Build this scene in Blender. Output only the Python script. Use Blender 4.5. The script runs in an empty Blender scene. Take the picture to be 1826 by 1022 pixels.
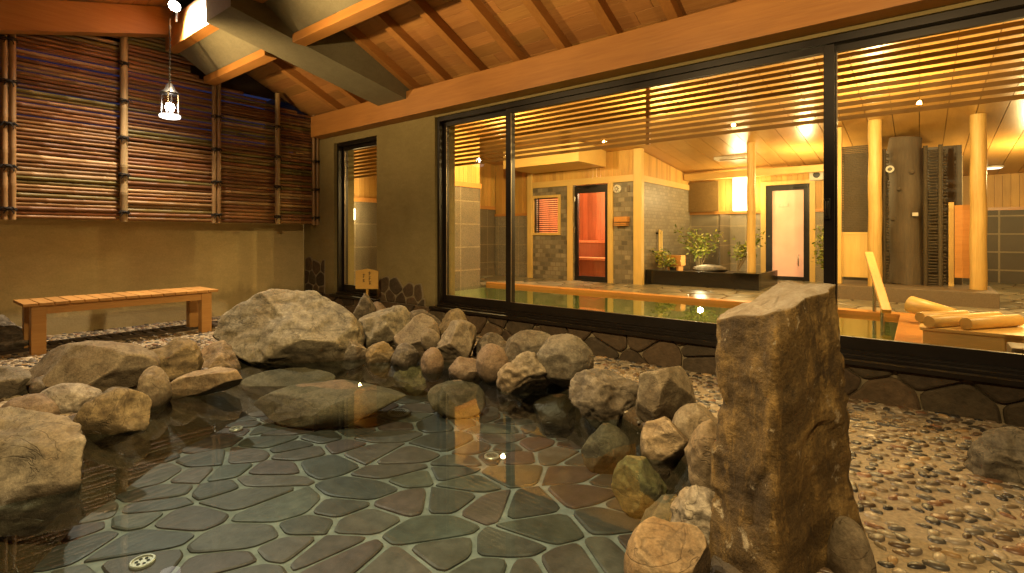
import bpy, bmesh, math, random
import numpy as np
from mathutils import Vector, Matrix, noise, Euler
random.seed(7)
sc = bpy.context.scene
col = sc.collection
PI = math.pi
F, CX, HZ, CAMZ = 910.0, 913.0, 420.0, 1.05
FW = (-.624, .7815); RT = (.7815, .624)

# ------------------------------------------------------------------ geometry helpers
def ray(px, py):
    a = (px-CX)/F; b = (HZ-py)/F
    return Vector((FW[0]+RT[0]*a, FW[1]+RT[1]*a, b))
O = Vector((0, 0, CAMZ))
def P(px, py, d): return O + ray(px, py)*d
def onZ(px, py, z): r = ray(px, py); return O + r*((z-CAMZ)/r.z)
def onX(px, py, x): r = ray(px, py); return O + r*(x/r.x)
def onY(px, py, y): r = ray(px, py); return O + r*(y/r.y)

class MB:
    def __init__(s): s.v = []; s.f = []; s.c = []; s.m = []; s.sm = []
    def add(s, vs, fs, c=None, m=0, smooth=False):
        b = len(s.v); s.v += [tuple(x) for x in vs]
        for f in fs:
            s.f.append([i+b for i in f]); s.c.append(c); s.m.append(m); s.sm.append(smooth)
    def box(s, x0, x1, y0, y1, z0, z1, c=None, m=0, bev=0.0, mat=None):
        if x0 > x1: x0, x1 = x1, x0
        if y0 > y1: y0, y1 = y1, y0
        if z0 > z1: z0, z1 = z1, z0
        bm = bmesh.new(); bmesh.ops.create_cube(bm, size=1)
        for v in bm.verts:
            v.co = Vector(((x0+x1)/2+v.co.x*(x1-x0), (y0+y1)/2+v.co.y*(y1-y0), (z0+z1)/2+v.co.z*(z1-z0)))
        if bev > 0:
            bmesh.ops.bevel(bm, geom=bm.edges[:], offset=bev, segments=2, affect='EDGES', profile=.6)
        if mat is not None: bmesh.ops.transform(bm, matrix=mat, verts=bm.verts)
        bm.verts.index_update()
        s.add([v.co for v in bm.verts], [[v.index for v in f.verts] for f in bm.faces], c, m)
        bm.free()
    def bar(s, p, q, w, h, c=None, m=0, bev=0.0, up=Vector((0, 0, 1))):
        p = Vector(p); q = Vector(q); d = q-p; L = d.length; d.normalize()
        side = d.cross(up).normalized(); u = side.cross(d).normalized()
        M = Matrix((( d.x, side.x, u.x, (p.x+q.x)/2), (d.y, side.y, u.y, (p.y+q.y)/2), (d.z, side.z, u.z, (p.z+q.z)/2), (0, 0, 0, 1)))
        s.box(-L/2, L/2, -w/2, w/2, -h/2, h/2, c, m, bev, M)
    def tube(s, pts, rad, n=10, c=None, m=0, cap=True, smooth=True):
        pts = [Vector(p) for p in pts]
        if not hasattr(rad, '__len__'): rad = [rad]*len(pts)
        vs = []; fs = []
        ref = None
        for i, p in enumerate(pts):
            t = (pts[min(i+1, len(pts)-1)]-pts[max(i-1, 0)]).normalized()
            if ref is None:
                ref = Vector((0, 0, 1)) if abs(t.z) < .9 else Vector((1, 0, 0))
            a = t.cross(ref).normalized(); b = a.cross(t).normalized(); ref = b
            for k in range(n):
                th = 2*PI*k/n
                vs.append(p+(a*math.cos(th)+b*math.sin(th))*rad[i])
        for i in range(len(pts)-1):
            for k in range(n):
                k2 = (k+1) % n
                fs.append([i*n+k, (i+1)*n+k, (i+1)*n+k2, i*n+k2])
        s.add(vs, fs, c, m, smooth)
        if cap:
            s.add(vs[:n], [list(range(n))], c, m); s.add(vs[-n:], [list(range(n))[::-1]], c, m)
    def quad(s, a, b, c_, d, c=None, m=0): s.add([a, b, c_, d], [[0, 1, 2, 3]], c, m)
    def prism(s, poly, dirv, c=None, m=0):
        n = len(poly); dirv = Vector(dirv)
        vs = [Vector(p) for p in poly]; vs += [p+dirv for p in vs]
        fs = [list(range(n))[::-1], list(range(n, 2*n))] + [[i, (i+1) % n, n+(i+1) % n, n+i] for i in range(n)]
        s.add(vs, fs, c, m)
    def build(s, name, mats, parent=None, origin=None, recalc=True):
        me = bpy.data.meshes.new(name)
        V = np.array(s.v, dtype=float).reshape(-1, 3)
        if parent is not None: off = np.array(wloc(parent))
        elif origin is not None: off = np.array(origin, dtype=float)
        else:
            off = np.array([(V[:, 0].min()+V[:, 0].max())/2, (V[:, 1].min()+V[:, 1].max())/2, V[:, 2].min()])
        me.from_pydata((V-off).tolist(), [], s.f)
        if not isinstance(mats, (list, tuple)): mats = [mats]
        for m in mats: me.materials.append(m)
        me.polygons.foreach_set('material_index', s.m)
        me.polygons.foreach_set('use_smooth', s.sm)
        if any(c is not None for c in s.c):
            at = me.color_attributes.new('Col', 'FLOAT_COLOR', 'CORNER')
            arr = []
            for f, c in zip(s.f, s.c):
                c = c or (.5, .5, .5)
                arr += [c[0], c[1], c[2], 1.0]*len(f)
            at.data.foreach_set('color', arr)
        if recalc:
            bm = bmesh.new(); bm.from_mesh(me); bmesh.ops.recalc_face_normals(bm, faces=bm.faces); bm.to_mesh(me); bm.free()
        me.update()
        o = bpy.data.objects.new(name, me); col.objects.link(o)
        if parent is not None: o.parent = parent
        else: o.location = off
        return o
WL = {}
def wloc(o):
    v = Vector(o.location)
    while o.parent: o = o.parent; v = v + Vector(o.location)
    return v
def thing(name, label, cat, loc, group=None):
    o = bpy.data.objects.new(name, None); o.empty_display_size = .1; col.objects.link(o)
    o.location = loc; return tag(o, label, cat, group)
def tag(o, label, cat, group=None):
    o['label'] = label; o['category'] = cat
    if group: o['group'] = group
    return o
def struct(o): o['kind'] = 'structure'; return o
def stuff(o, label, cat): o['kind'] = 'stuff'; o['label'] = label; o['category'] = cat; return o
def copy_tree(o, delta, label, parent=None):
    c = o.copy(); col.objects.link(c)
    if parent is None: c.location = Vector(o.location)+Vector(delta); c['label'] = label
    else: c.parent = parent
    for ch in list(o.children): copy_tree(ch, None, None, c)
    return c

# ------------------------------------------------------------------ materials
def newmat(name):
    m = bpy.data.materials.new(name); m.use_nodes = True
    nt = m.node_tree; nt.nodes.clear()
    out = nt.nodes.new('ShaderNodeOutputMaterial')
    return m, nt, out
def N(nt, t, **k):
    n = nt.nodes.new(t)
    for a, b in k.items():
        if a.startswith('i_'): n.inputs[a[2:].replace('_', ' ')].default_value = b
        else: setattr(n, a, b)
    return n
def rgba(c): return (c[0], c[1], c[2], 1)
def mix(nt, fac, a, b, mode='MIX'):
    n = nt.nodes.new('ShaderNodeMix'); n.data_type = 'RGBA'; n.blend_type = mode
    L = nt.links
    for idx, v in ((0, fac), (6, a), (7, b)):
        if hasattr(v, 'is_linked') or isinstance(v, bpy.types.NodeSocket): L.new(v, n.inputs[idx])
        else: n.inputs[idx].default_value = v if idx == 0 else rgba(v)
    return n.outputs[2]
def ramp(nt, src, p0, p1, c0=(0, 0, 0), c1=(1, 1, 1)):
    r = nt.nodes.new('ShaderNodeValToRGB'); nt.links.new(src, r.inputs[0])
    r.color_ramp.elements[0].position = p0; r.color_ramp.elements[1].position = p1
    r.color_ramp.elements[0].color = rgba(c0); r.color_ramp.elements[1].color = rgba(c1)
    return r.outputs[0]
def coords(nt, scale=(1, 1, 1), rot=(0, 0, 0), world=True):
    if world:
        g = nt.nodes.new('ShaderNodeNewGeometry'); s = g.outputs['Position']
    else:
        g = nt.nodes.new('ShaderNodeTexCoord'); s = g.outputs['Object']
    mp = nt.nodes.new('ShaderNodeMapping'); nt.links.new(s, mp.inputs[0])
    mp.inputs['Scale'].default_value = scale; mp.inputs['Rotation'].default_value = rot
    return mp.outputs[0]
def tex_noise(nt, vec, scale, detail=4, rough=.55, dist=0):
    n = nt.nodes.new('ShaderNodeTexNoise'); nt.links.new(vec, n.inputs['Vector'])
    n.inputs['Scale'].default_value = scale; n.inputs['Detail'].default_value = detail
    n.inputs['Roughness'].default_value = rough; n.inputs['Distortion'].default_value = dist
    return n.outputs[0]
def bumpn(nt, h, strength, dist=.01):
    b = nt.nodes.new('ShaderNodeBump'); nt.links.new(h, b.inputs['Height'])
    b.inputs['Strength'].default_value = strength; b.inputs['Distance'].default_value = dist
    return b.outputs[0]
def princ(nt, out, colr, rough, normal=None, metal=0, spec=.5):
    p = nt.nodes.new('ShaderNodeBsdfPrincipled')
    if isinstance(colr, bpy.types.NodeSocket): nt.links.new(colr, p.inputs['Base Color'])
    else: p.inputs['Base Color'].default_value = rgba(colr)
    if isinstance(rough, bpy.types.NodeSocket): nt.links.new(rough, p.inputs['Roughness'])
    else: p.inputs['Roughness'].default_value = rough
    p.inputs['Metallic'].default_value = metal
    p.inputs['Specular IOR Level'].default_value = spec
    if normal is not None: nt.links.new(normal, p.inputs['Normal'])
    nt.links.new(p.outputs[0], out.inputs[0]); return p
def attr(nt):
    a = nt.nodes.new('ShaderNodeAttribute'); a.attribute_name = 'Col'; return a.outputs['Color']

def wood(name, base, dark, axis='x', rough=.5, use_attr=False, gscale=1.0, bump=.25, spec=.4):
    m, nt, out = newmat(name)
    sc_ = {'x': (.6, 9, 9), 'y': (9, .6, 9), 'z': (9, 9, .6)}[axis]
    v = coords(nt, tuple(a*gscale for a in sc_), world=False)
    n1 = tex_noise(nt, v, 2.2, 6, .6, .8); n2 = tex_noise(nt, v, 9, 4, .6, .3)
    f = mix(nt, .45, n1, n2)
    c = mix(nt, ramp(nt, f, .3, .7), dark, base)
    if use_attr: c = mix(nt, 1.0, c, attr(nt), 'MULTIPLY')
    big = tex_noise(nt, coords(nt, world=True), 1.3, 2)
    c = mix(nt, ramp(nt, big, .3, .75), mix(nt, .22, c, (0, 0, 0)), c)
    princ(nt, out, c, rough, bumpn(nt, n2, bump, .004), spec=spec); return m
def plaster(name, base, dark, rough=.9, scale=60):
    m, nt, out = newmat(name); v = coords(nt)
    a = tex_noise(nt, v, 1.7, 5, .65); b = tex_noise(nt, v, scale, 3, .7)
    c = mix(nt, ramp(nt, a, .3, .72), dark, base)
    c = mix(nt, ramp(nt, b, .35, .65), mix(nt, .12, c, (0, 0, 0)), c)
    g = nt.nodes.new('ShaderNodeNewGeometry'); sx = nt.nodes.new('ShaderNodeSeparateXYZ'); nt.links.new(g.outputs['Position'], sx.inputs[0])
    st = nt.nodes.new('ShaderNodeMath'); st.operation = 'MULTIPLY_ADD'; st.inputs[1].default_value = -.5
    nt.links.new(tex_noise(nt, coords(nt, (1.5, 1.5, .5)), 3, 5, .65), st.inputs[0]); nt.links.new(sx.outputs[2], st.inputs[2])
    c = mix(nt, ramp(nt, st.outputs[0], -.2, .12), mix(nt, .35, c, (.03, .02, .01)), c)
    tr = tex_noise(nt, coords(nt, (1, 1, 2.5)), 7, 5, .6, 1.0)
    c = mix(nt, ramp(nt, tr, .35, .65), mix(nt, .10, c, (0, 0, 0)), c)
    princ(nt, out, c, rough, bumpn(nt, mix(nt, .5, b, tr), .5, .006), spec=.2); return m
def plain(name, base, rough=.5, metal=0, var=.15, scale=30, bump=.1, spec=.5):
    m, nt, out = newmat(name); v = coords(nt)
    a = tex_noise(nt, v, scale, 4, .6)
    c = mix(nt, ramp(nt, a, .3, .7), tuple(x*(1-var) for x in base), base)
    r = ramp(nt, tex_noise(nt, v, 4, 4), .2, .8, (rough*.75,)*3, (min(1, rough*1.2),)*3)
    princ(nt, out, c, r, bumpn(nt, a, bump, .002), metal, spec); return m
def attrmat(name, rough=.5, amp=.3, scale=25, bump=.2, spec=.4, stretch=(1, 1, 1), bd=.004):
    m, nt, out = newmat(name); v = coords(nt, stretch)
    a = tex_noise(nt, v, scale, 5, .62); b = tex_noise(nt, v, scale*.18, 3, .5)
    c = attr(nt)
    c = mix(nt, ramp(nt, a, .3, .7), mix(nt, amp, c, (0, 0, 0)), c)
    c = mix(nt, ramp(nt, b, .35, .7), mix(nt, amp*.8, c, (0.02, .015, .005)), c)
    princ(nt, out, c, rough, bumpn(nt, a, bump, bd), spec=spec); return m
def emis(name, c, s):
    m, nt, out = newmat(name)
    e = nt.nodes.new('ShaderNodeEmission'); e.inputs[0].default_value = rgba(c); e.inputs[1].default_value = s
    nt.links.new(e.outputs[0], out.inputs[0]); return m
def clear(name, tint, ior, ripple=None, rough=0.0, boost=1.0, refl=1.0):
    m, nt, out = newmat(name)
    tr = nt.nodes.new('ShaderNodeBsdfTransparent'); tr.inputs[0].default_value = rgba(tint)
    gl = nt.nodes.new('ShaderNodeBsdfGlossy'); gl.inputs['Roughness'].default_value = rough
    gl.inputs[0].default_value = (boost, boost, boost, 1)
    ge = nt.nodes.new('ShaderNodeNewGeometry'); dt = nt.nodes.new('ShaderNodeVectorMath'); dt.operation = 'DOT_PRODUCT'
    nt.links.new(ge.outputs['Incoming'], dt.inputs[0])
    ms = nt.nodes.new('ShaderNodeMixShader')
    nsock = ge.outputs['Normal']
    if ripple:
        n = tex_noise(nt, coords(nt), ripple[0], 3, .5)
        nsock = bumpn(nt, n, ripple[1], ripple[2]); nt.links.new(nsock, gl.inputs['Normal'])
    nt.links.new(nsock, dt.inputs[1])
    def mth(op, x, y):
        q = nt.nodes.new('ShaderNodeMath'); q.operation = op
        for i, v in enumerate((x, y)):
            if isinstance(v, bpy.types.NodeSocket): nt.links.new(v, q.inputs[i])
            elif v is not None: q.inputs[i].default_value = v
        return q.outputs[0]
    f0 = ((ior-1)/(ior+1))**2            # Schlick, the same from both sides
    fr = mth('ADD', mth('MULTIPLY', mth('POWER', mth('SUBTRACT', 1.0, mth('ABSOLUTE', dt.outputs['Value'], None)), 5.0), 1-f0), f0)
    if refl != 1.0: fr = mth('MULTIPLY', fr, refl)
    nt.links.new(fr, ms.inputs[0]); nt.links.new(tr.outputs[0], ms.inputs[1]); nt.links.new(gl.outputs[0], ms.inputs[2])
    nt.links.new(ms.outputs[0], out.inputs[0]); return m
def rockmat(name, a, b, c_, stain=(.2, .1, .03), st_amt=.3, scale=1.0, wet=True, veins=.25, crack=.6):
    m, nt, out = newmat(name)
    v = coords(nt, (1, 1, 1), world=True)
    n0 = tex_noise(nt, v, 3.2*scale, 6, .6, .5)
    n1 = tex_noise(nt, v, 13*scale, 8, .68, .4)
    n2 = tex_noise(nt, v, 70*scale, 5, .7)
    vs = coords(nt, (1, 1, 4.5), (.5, .3, .2), world=True)
    n3 = tex_noise(nt, vs, 5*scale, 6, .6, 1.2)
    c = mix(nt, ramp(nt, n0, .32, .66), a, b)
    c = mix(nt, ramp(nt, n1, .44, .66), c, c_)
    s = nt.nodes.new('ShaderNodeMath'); s.operation = 'MULTIPLY'; s.inputs[1].default_value = st_amt
    nt.links.new(ramp(nt, tex_noise(nt, v, 2.3*scale, 5, .6, .6), .48, .62), s.inputs[0])
    c = mix(nt, s.outputs[0], c, stain)
    # strata: thin dark bands
    s2 = nt.nodes.new('ShaderNodeMath'); s2.operation = 'MULTIPLY'; s2.inputs[1].default_value = veins*2
    nt.links.new(ramp(nt, n3, .40, .47, (1, 1, 1), (0, 0, 0)), s2.inputs[0])
    c = mix(nt, s2.outputs[0], c, tuple(x*.35 for x in a))
    # speckle
    c = mix(nt, ramp(nt, n2, .35, .62), mix(nt, .42, c, (0, 0, 0)), c)
    # sparse fissures: thin contour of a distorted noise, masked
    nf = tex_noise(nt, coords(nt, (1, 1, 1.6), (.4, .9, .1)), 2.6*scale, 4, .55, 1.6)
    ab = nt.nodes.new('ShaderNodeMath'); ab.operation = 'SUBTRACT'; ab.inputs[1].default_value = .5; nt.links.new(nf, ab.inputs[0])
    ab2 = nt.nodes.new('ShaderNodeMath'); ab2.operation = 'ABSOLUTE'; nt.links.new(ab.outputs[0], ab2.inputs[0])
    ck = ramp(nt, ab2.outputs[0], .0, .012)
    ckm = mix(nt, ramp(nt, n0, .5, .62), ck, (1, 1, 1))
    c = mix(nt, 1.0, c, mix(nt, crack, (1, 1, 1), ckm), 'MULTIPLY')
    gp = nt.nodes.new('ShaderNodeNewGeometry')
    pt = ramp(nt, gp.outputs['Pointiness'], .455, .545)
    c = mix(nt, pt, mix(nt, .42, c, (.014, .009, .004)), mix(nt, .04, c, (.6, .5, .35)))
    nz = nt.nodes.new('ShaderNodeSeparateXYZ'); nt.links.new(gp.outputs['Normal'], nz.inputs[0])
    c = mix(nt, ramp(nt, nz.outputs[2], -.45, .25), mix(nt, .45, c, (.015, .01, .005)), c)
    rough = .82
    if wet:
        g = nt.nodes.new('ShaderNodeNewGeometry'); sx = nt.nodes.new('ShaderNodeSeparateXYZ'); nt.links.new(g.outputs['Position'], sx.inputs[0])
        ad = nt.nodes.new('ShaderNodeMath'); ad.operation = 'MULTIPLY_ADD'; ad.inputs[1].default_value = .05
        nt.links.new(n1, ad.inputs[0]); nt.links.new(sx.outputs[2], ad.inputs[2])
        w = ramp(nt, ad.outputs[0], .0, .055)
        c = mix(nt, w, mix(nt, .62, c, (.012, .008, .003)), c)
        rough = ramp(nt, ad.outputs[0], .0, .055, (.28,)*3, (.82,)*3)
    h = mix(nt, .45, n1, n2); h = mix(nt, .2, h, ckm)
    princ(nt, out, c, rough, bumpn(nt, h, .8, .016), spec=.3); return m
def tilemat(name, ax, c1, c2, mortar, w, h, msize, rough=.5, speck=0, offset=0.0, bump=.4):
    # ax: world axes pair used as the wall's (u, v)
    m, nt, out = newmat(name)
    g = nt.nodes.new('ShaderNodeNewGeometry'); sx = nt.nodes.new('ShaderNodeSeparateXYZ'); nt.links.new(g.outputs['Position'], sx.inputs[0])
    cb = nt.nodes.new('ShaderNodeCombineXYZ')
    nt.links.new(sx.outputs['xyz'.index(ax[0])], cb.inputs[0]); nt.links.new(sx.outputs['xyz'.index(ax[1])], cb.inputs[1])
    br = nt.nodes.new('ShaderNodeTexBrick'); nt.links.new(cb.outputs[0], br.inputs['Vector'])
    br.offset = offset
    br.inputs['Color1'].default_value = rgba(c1); br.inputs['Color2'].default_value = rgba(c2); br.inputs['Mortar'].default_value = rgba(mortar)
    br.inputs['Scale'].default_value = 1; br.inputs['Mortar Size'].default_value = msize; br.inputs['Brick Width'].default_value = w; br.inputs['Row Height'].default_value = h
    br.inputs['Bias'].default_value = 0
    c = br.outputs['Color']
    v = coords(nt)
    n = tex_noise(nt, v, 90, 4, .8)
    if speck: c = mix(nt, ramp(nt, n, .42, .6), mix(nt, speck, c, (.01, .01, .008)), c)
    n2 = tex_noise(nt, v, 2.5, 4, .6); c = mix(nt, ramp(nt, n2, .3, .7), mix(nt, .2, c, (0, 0, 0)), c)
    inv = nt.nodes.new('ShaderNodeMath'); inv.operation = 'SUBTRACT'; inv.inputs[0].default_value = 1; nt.links.new(br.outputs['Fac'], inv.inputs[1])
    princ(nt, out, c, rough, bumpn(nt, inv.outputs[0], bump, .004), spec=.4); return m

M = {}
M['cedar'] = wood('cedar_beam', (.47, .215, .05), (.34, .14, .033), 'x', .5, gscale=.8)
M['cedar_y'] = wood('cedar_rafter', (.47, .22, .055), (.34, .14, .034), 'y', .5)
M['deck'] = wood('cedar_deck', (.50, .25, .075), (.35, .155, .043), 'x', .55, use_attr=True)
M['hinoki'] = wood('cypress', (.80, .58, .22), (.70, .47, .15), 'z', .45)
M['post'] = wood('peeled_log', (.80, .57, .21), (.52, .31, .08), 'z', .42, gscale=.7, bump=.5)
M['hinoki_x'] = wood('cypress_flat', (.80, .57, .21), (.70, .46, .15), 'x', .4)
M['hinoki_y'] = wood('cypress_deep', (.78, .50, .19), (.66, .38, .13), 'y', .4)
M['rim'] = wood('cypress_rim', (.66, .33, .10), (.52, .23, .06), 'x', .3)
M['boardz'] = wood('wall_board', (.76, .47, .13), (.62, .36, .09), 'z', .5, use_attr=True)
M['ceil'] = wood('ceiling_board', (.60, .345, .10), (.50, .265, .07), 'y', .30, use_attr=True)
M['slat'] = wood('slat_wood', (.50, .29, .085), (.38, .20, .05), 'x', .55)
M['bench'] = wood('bench_wood', (.52, .275, .075), (.39, .18, .042), 'y', .5)
M['benchx'] = wood('bench_slat_wood', (.55, .295, .085), (.43, .20, .05), 'x', .5, use_attr=True)
M['sauna_wood'] = wood('sauna_board', (.74, .36, .17), (.52, .21, .085), 'z', .6, use_attr=True)
M['sign'] = wood('sign_board', (.50, .30, .06), (.40, .22, .04), 'x', .6)
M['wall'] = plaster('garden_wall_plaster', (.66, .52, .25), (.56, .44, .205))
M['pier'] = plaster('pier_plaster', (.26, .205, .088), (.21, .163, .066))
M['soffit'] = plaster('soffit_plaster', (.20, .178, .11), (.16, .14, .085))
M['frame'] = plain('bronze_frame', (.016, .011, .007), .38, .3, .3, 20, .03)
M['rail'] = plain('alu_rail', (.32, .25, .16), .35, .7, .2, 20, .03)
M['black'] = plain('black_metal', (.012, .011, .011), .4, .2)
M['dark'] = plain('dark_timber', (.045, .028, .014), .8)
M['steel'] = plain('steel', (.5, .48, .45), .25, .95, .05)
M['white'] = plain('white_plastic', (.7, .66, .56), .45)
M['rope'] = plain('palm_rope', (.018, .013, .009), .95, 0, .4, 120, .6)
M['cane'] = attrmat('bamboo_cane', .48, .38, 22, .15, .35, (3, .35, 3))
M['bpost'] = attrmat('bamboo_post', .42, .28, 20, .12, .4, (3, 3, .3))
M['flag'] = attrmat('pool_flagstone', .55, .55, 18, .6)
M['ifl'] = attrmat('bath_flagstone', .28, .35, 14, .4, .5)
M['clad'] = attrmat('cladding_stone', .8, .45, 22, .9, .25, bd=.012)
M['grout'] = plain('grout', (.175, .19, .18), .9, 0, .5, 14, .5)
M['dgrout'] = plain('dark_grout', (.13, .10, .06), .95, 0, .3, 60, .5)
M['mortar'] = plain('washed_mortar', (.41, .325, .205), .9, 0, .45, 60, .9, .25)
M['mgrout'] = plain('pale_joint', (.20, .155, .085), .95, 0, .3, 60, .5)
M['pebble'] = attrmat('river_pebble', .38, .25, 45, .12, .45, bd=.002)
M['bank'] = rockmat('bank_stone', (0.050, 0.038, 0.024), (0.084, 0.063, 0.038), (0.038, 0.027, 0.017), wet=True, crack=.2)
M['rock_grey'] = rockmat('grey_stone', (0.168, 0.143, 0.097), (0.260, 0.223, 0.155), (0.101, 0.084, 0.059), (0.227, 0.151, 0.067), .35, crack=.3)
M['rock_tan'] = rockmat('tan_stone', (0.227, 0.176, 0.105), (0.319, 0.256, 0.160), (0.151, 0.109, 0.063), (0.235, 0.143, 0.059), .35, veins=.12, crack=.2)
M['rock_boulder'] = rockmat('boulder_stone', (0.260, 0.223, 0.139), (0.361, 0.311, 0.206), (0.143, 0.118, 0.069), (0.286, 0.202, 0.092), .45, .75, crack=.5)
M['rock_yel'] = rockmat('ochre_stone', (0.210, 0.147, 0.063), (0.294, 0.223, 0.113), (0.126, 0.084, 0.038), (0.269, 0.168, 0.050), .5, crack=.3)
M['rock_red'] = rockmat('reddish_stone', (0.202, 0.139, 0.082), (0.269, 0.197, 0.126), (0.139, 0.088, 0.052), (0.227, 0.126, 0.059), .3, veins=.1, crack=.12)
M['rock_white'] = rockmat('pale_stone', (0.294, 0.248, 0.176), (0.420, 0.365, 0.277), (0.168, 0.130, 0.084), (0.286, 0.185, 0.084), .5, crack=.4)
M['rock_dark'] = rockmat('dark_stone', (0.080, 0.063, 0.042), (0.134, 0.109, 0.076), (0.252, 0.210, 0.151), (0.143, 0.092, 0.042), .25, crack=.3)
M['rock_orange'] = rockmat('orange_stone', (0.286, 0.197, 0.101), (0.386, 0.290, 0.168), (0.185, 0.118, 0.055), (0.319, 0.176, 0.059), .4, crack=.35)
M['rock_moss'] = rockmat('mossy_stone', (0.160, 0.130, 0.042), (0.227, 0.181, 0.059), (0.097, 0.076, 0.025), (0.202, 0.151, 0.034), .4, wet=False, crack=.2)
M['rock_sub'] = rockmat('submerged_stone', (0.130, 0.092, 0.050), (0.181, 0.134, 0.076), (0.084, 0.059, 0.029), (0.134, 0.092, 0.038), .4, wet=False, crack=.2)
m, nt, out = newmat('standing_stone_rock')
v = coords(nt); vz = coords(nt, (2.2, 2.2, .7))
na = tex_noise(nt, v, 4.5, 7, .62, .4); nb = tex_noise(nt, vz, 7, 7, .68, .6); nc = tex_noise(nt, v, 55, 5, .7); nd = tex_noise(nt, v, 2.6, 6, .65, .6); ne = tex_noise(nt, v, 11, 7, .72, .4)
c = mix(nt, ramp(nt, na, .38, .62), (.060, .034, .010), (.165, .098, .026))
c = mix(nt, ramp(nt, nb, .50, .60), c, (.26, .155, .042))
c = mix(nt, ramp(nt, nd, .52, .57), c, mix(nt, ramp(nt, nb, .4, .6), (.22, .13, .035), (.42, .27, .085)))
c = mix(nt, ramp(nt, ne, .60, .66), c, (.50, .41, .26))
c = mix(nt, ramp(nt, ne, .34, .42), mix(nt, .7, c, (.018, .010, .003)), c)
c = mix(nt, ramp(nt, nc, .34, .6), mix(nt, .45, c, (0, 0, 0)), c)
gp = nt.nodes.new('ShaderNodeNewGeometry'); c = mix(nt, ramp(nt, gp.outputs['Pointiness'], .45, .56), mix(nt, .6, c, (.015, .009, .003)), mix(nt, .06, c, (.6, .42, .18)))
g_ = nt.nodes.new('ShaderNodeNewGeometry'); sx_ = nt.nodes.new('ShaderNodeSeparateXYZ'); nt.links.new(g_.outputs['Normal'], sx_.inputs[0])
c = mix(nt, ramp(nt, sx_.outputs[2], .55, .85), c, mix(nt, ramp(nt, ne, .35, .65), (0.222, 0.163, 0.096), (0.385, 0.326, 0.244)))  # upward faces paler: dust and light from above put into the colour
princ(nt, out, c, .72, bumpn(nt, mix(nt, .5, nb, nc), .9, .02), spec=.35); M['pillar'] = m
M['granite'] = tilemat('granite_xz', 'xz', (.36, .32, .245), (.43, .38, .29), (.55, .46, .30), .6, .42, .010, .5, .55)
M['granite_y'] = tilemat('granite_yz', 'yz', (.20, .165, .115), (.25, .21, .15), (.38, .31, .2), .6, .42, .010, .5, .5)
M['granite_far'] = tilemat('granite_far', 'xz', (.19, .165, .13), (.22, .19, .15), (.50, .42, .28), .62, .36, .016, .55, .5)
M['mosaic'] = tilemat('mosaic_xz', 'xz', (.15, .13, .10), (.38, .33, .24), (.24, .205, .14), .135, .095, .008, .45, .25, .5)
M['mosaic_y'] = tilemat('mosaic_yz', 'yz', (.25, .215, .155), (.36, .315, .225), (.25, .21, .14), .14, .07, .007, .45, .2, .5)
M['gblock'] = plain('granite_block', (.20, .155, .105), .5, 0, .45, 130, .2)
M['dgran'] = plain('black_granite', (.02, .018, .015), .15, 0, .5, 140, .05)
M['drum'] = plain('dark_granite', (.105, .085, .06), .35, 0, .55, 120, .1)
M['bark'] = wood('log_bark', (.16, .125, .082), (.10, .076, .048), 'z', .75, bump=.8)
M['brush'] = plain('brushwood', (.105, .082, .048), .9, 0, .5, 60, .6)
M['leaf'] = attrmat('leaf', .45, .2, 30, .05)
M['stem'] = plain('stem', (.22, .16, .08), .8)
M['frost'] = emis('x', (1, 1, 1), 1)
m, nt, out = newmat('frosted_glass')
pp = princ(nt, out, mix(nt, ramp(nt, tex_noise(nt, coords(nt), 2.0, 3), .35, .7), (.74, .43, .29), (.86, .55, .40)), .3)
pp.inputs['Emission Color'].default_value = (1, .46, .26, 1); pp.inputs['Emission Strength'].default_value = .30  # the pane is given a glow of its own, though it is no lamp
M['frost'] = m
M['glass'] = clear('window_glass', (.93, .93, .90), 1.42)
M['water'] = clear('pool_water', (.76, .86, .89), 1.33, (4.0, .05, .006), refl=.80)
M['iwater'] = clear('bath_water', (.74, .84, .66), 1.33, (4.0, .06, .006))
M['ipool'] = plain('bath_tile', (.50, .56, .36), .6, 0, .2, 6)
M['bulb'] = emis('bulb', (1, .90, .78), 60)
M['bulb2'] = emis('spot_face', (1, .90, .74), 120)
M['sconce'] = emis('sconce', (1, .80, .46), 9)
M['ceillamp'] = emis('ceiling_lamp', (1, .85, .6), 3)
M['base_glow'] = emis('lantern_base_glow', (1, .90, .80), 3.2)  # the base itself glows, standing for the bulb's light on it
M['lglass'] = clear('lantern_glass', (.95, .95, .95), 1.45)
M['ink'] = plain('ink', (.03, .018, .008), .9)
M['blind'] = plain('reed_blind', (.34, .215, .075), .8, 0, .5, 80, .5)
M['drain'] = plain('drain_metal', (.42, .40, .33), .35, .4, .2)
M['hole'] = plain('drain_hole', (.01, .01, .008), .9)

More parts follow.
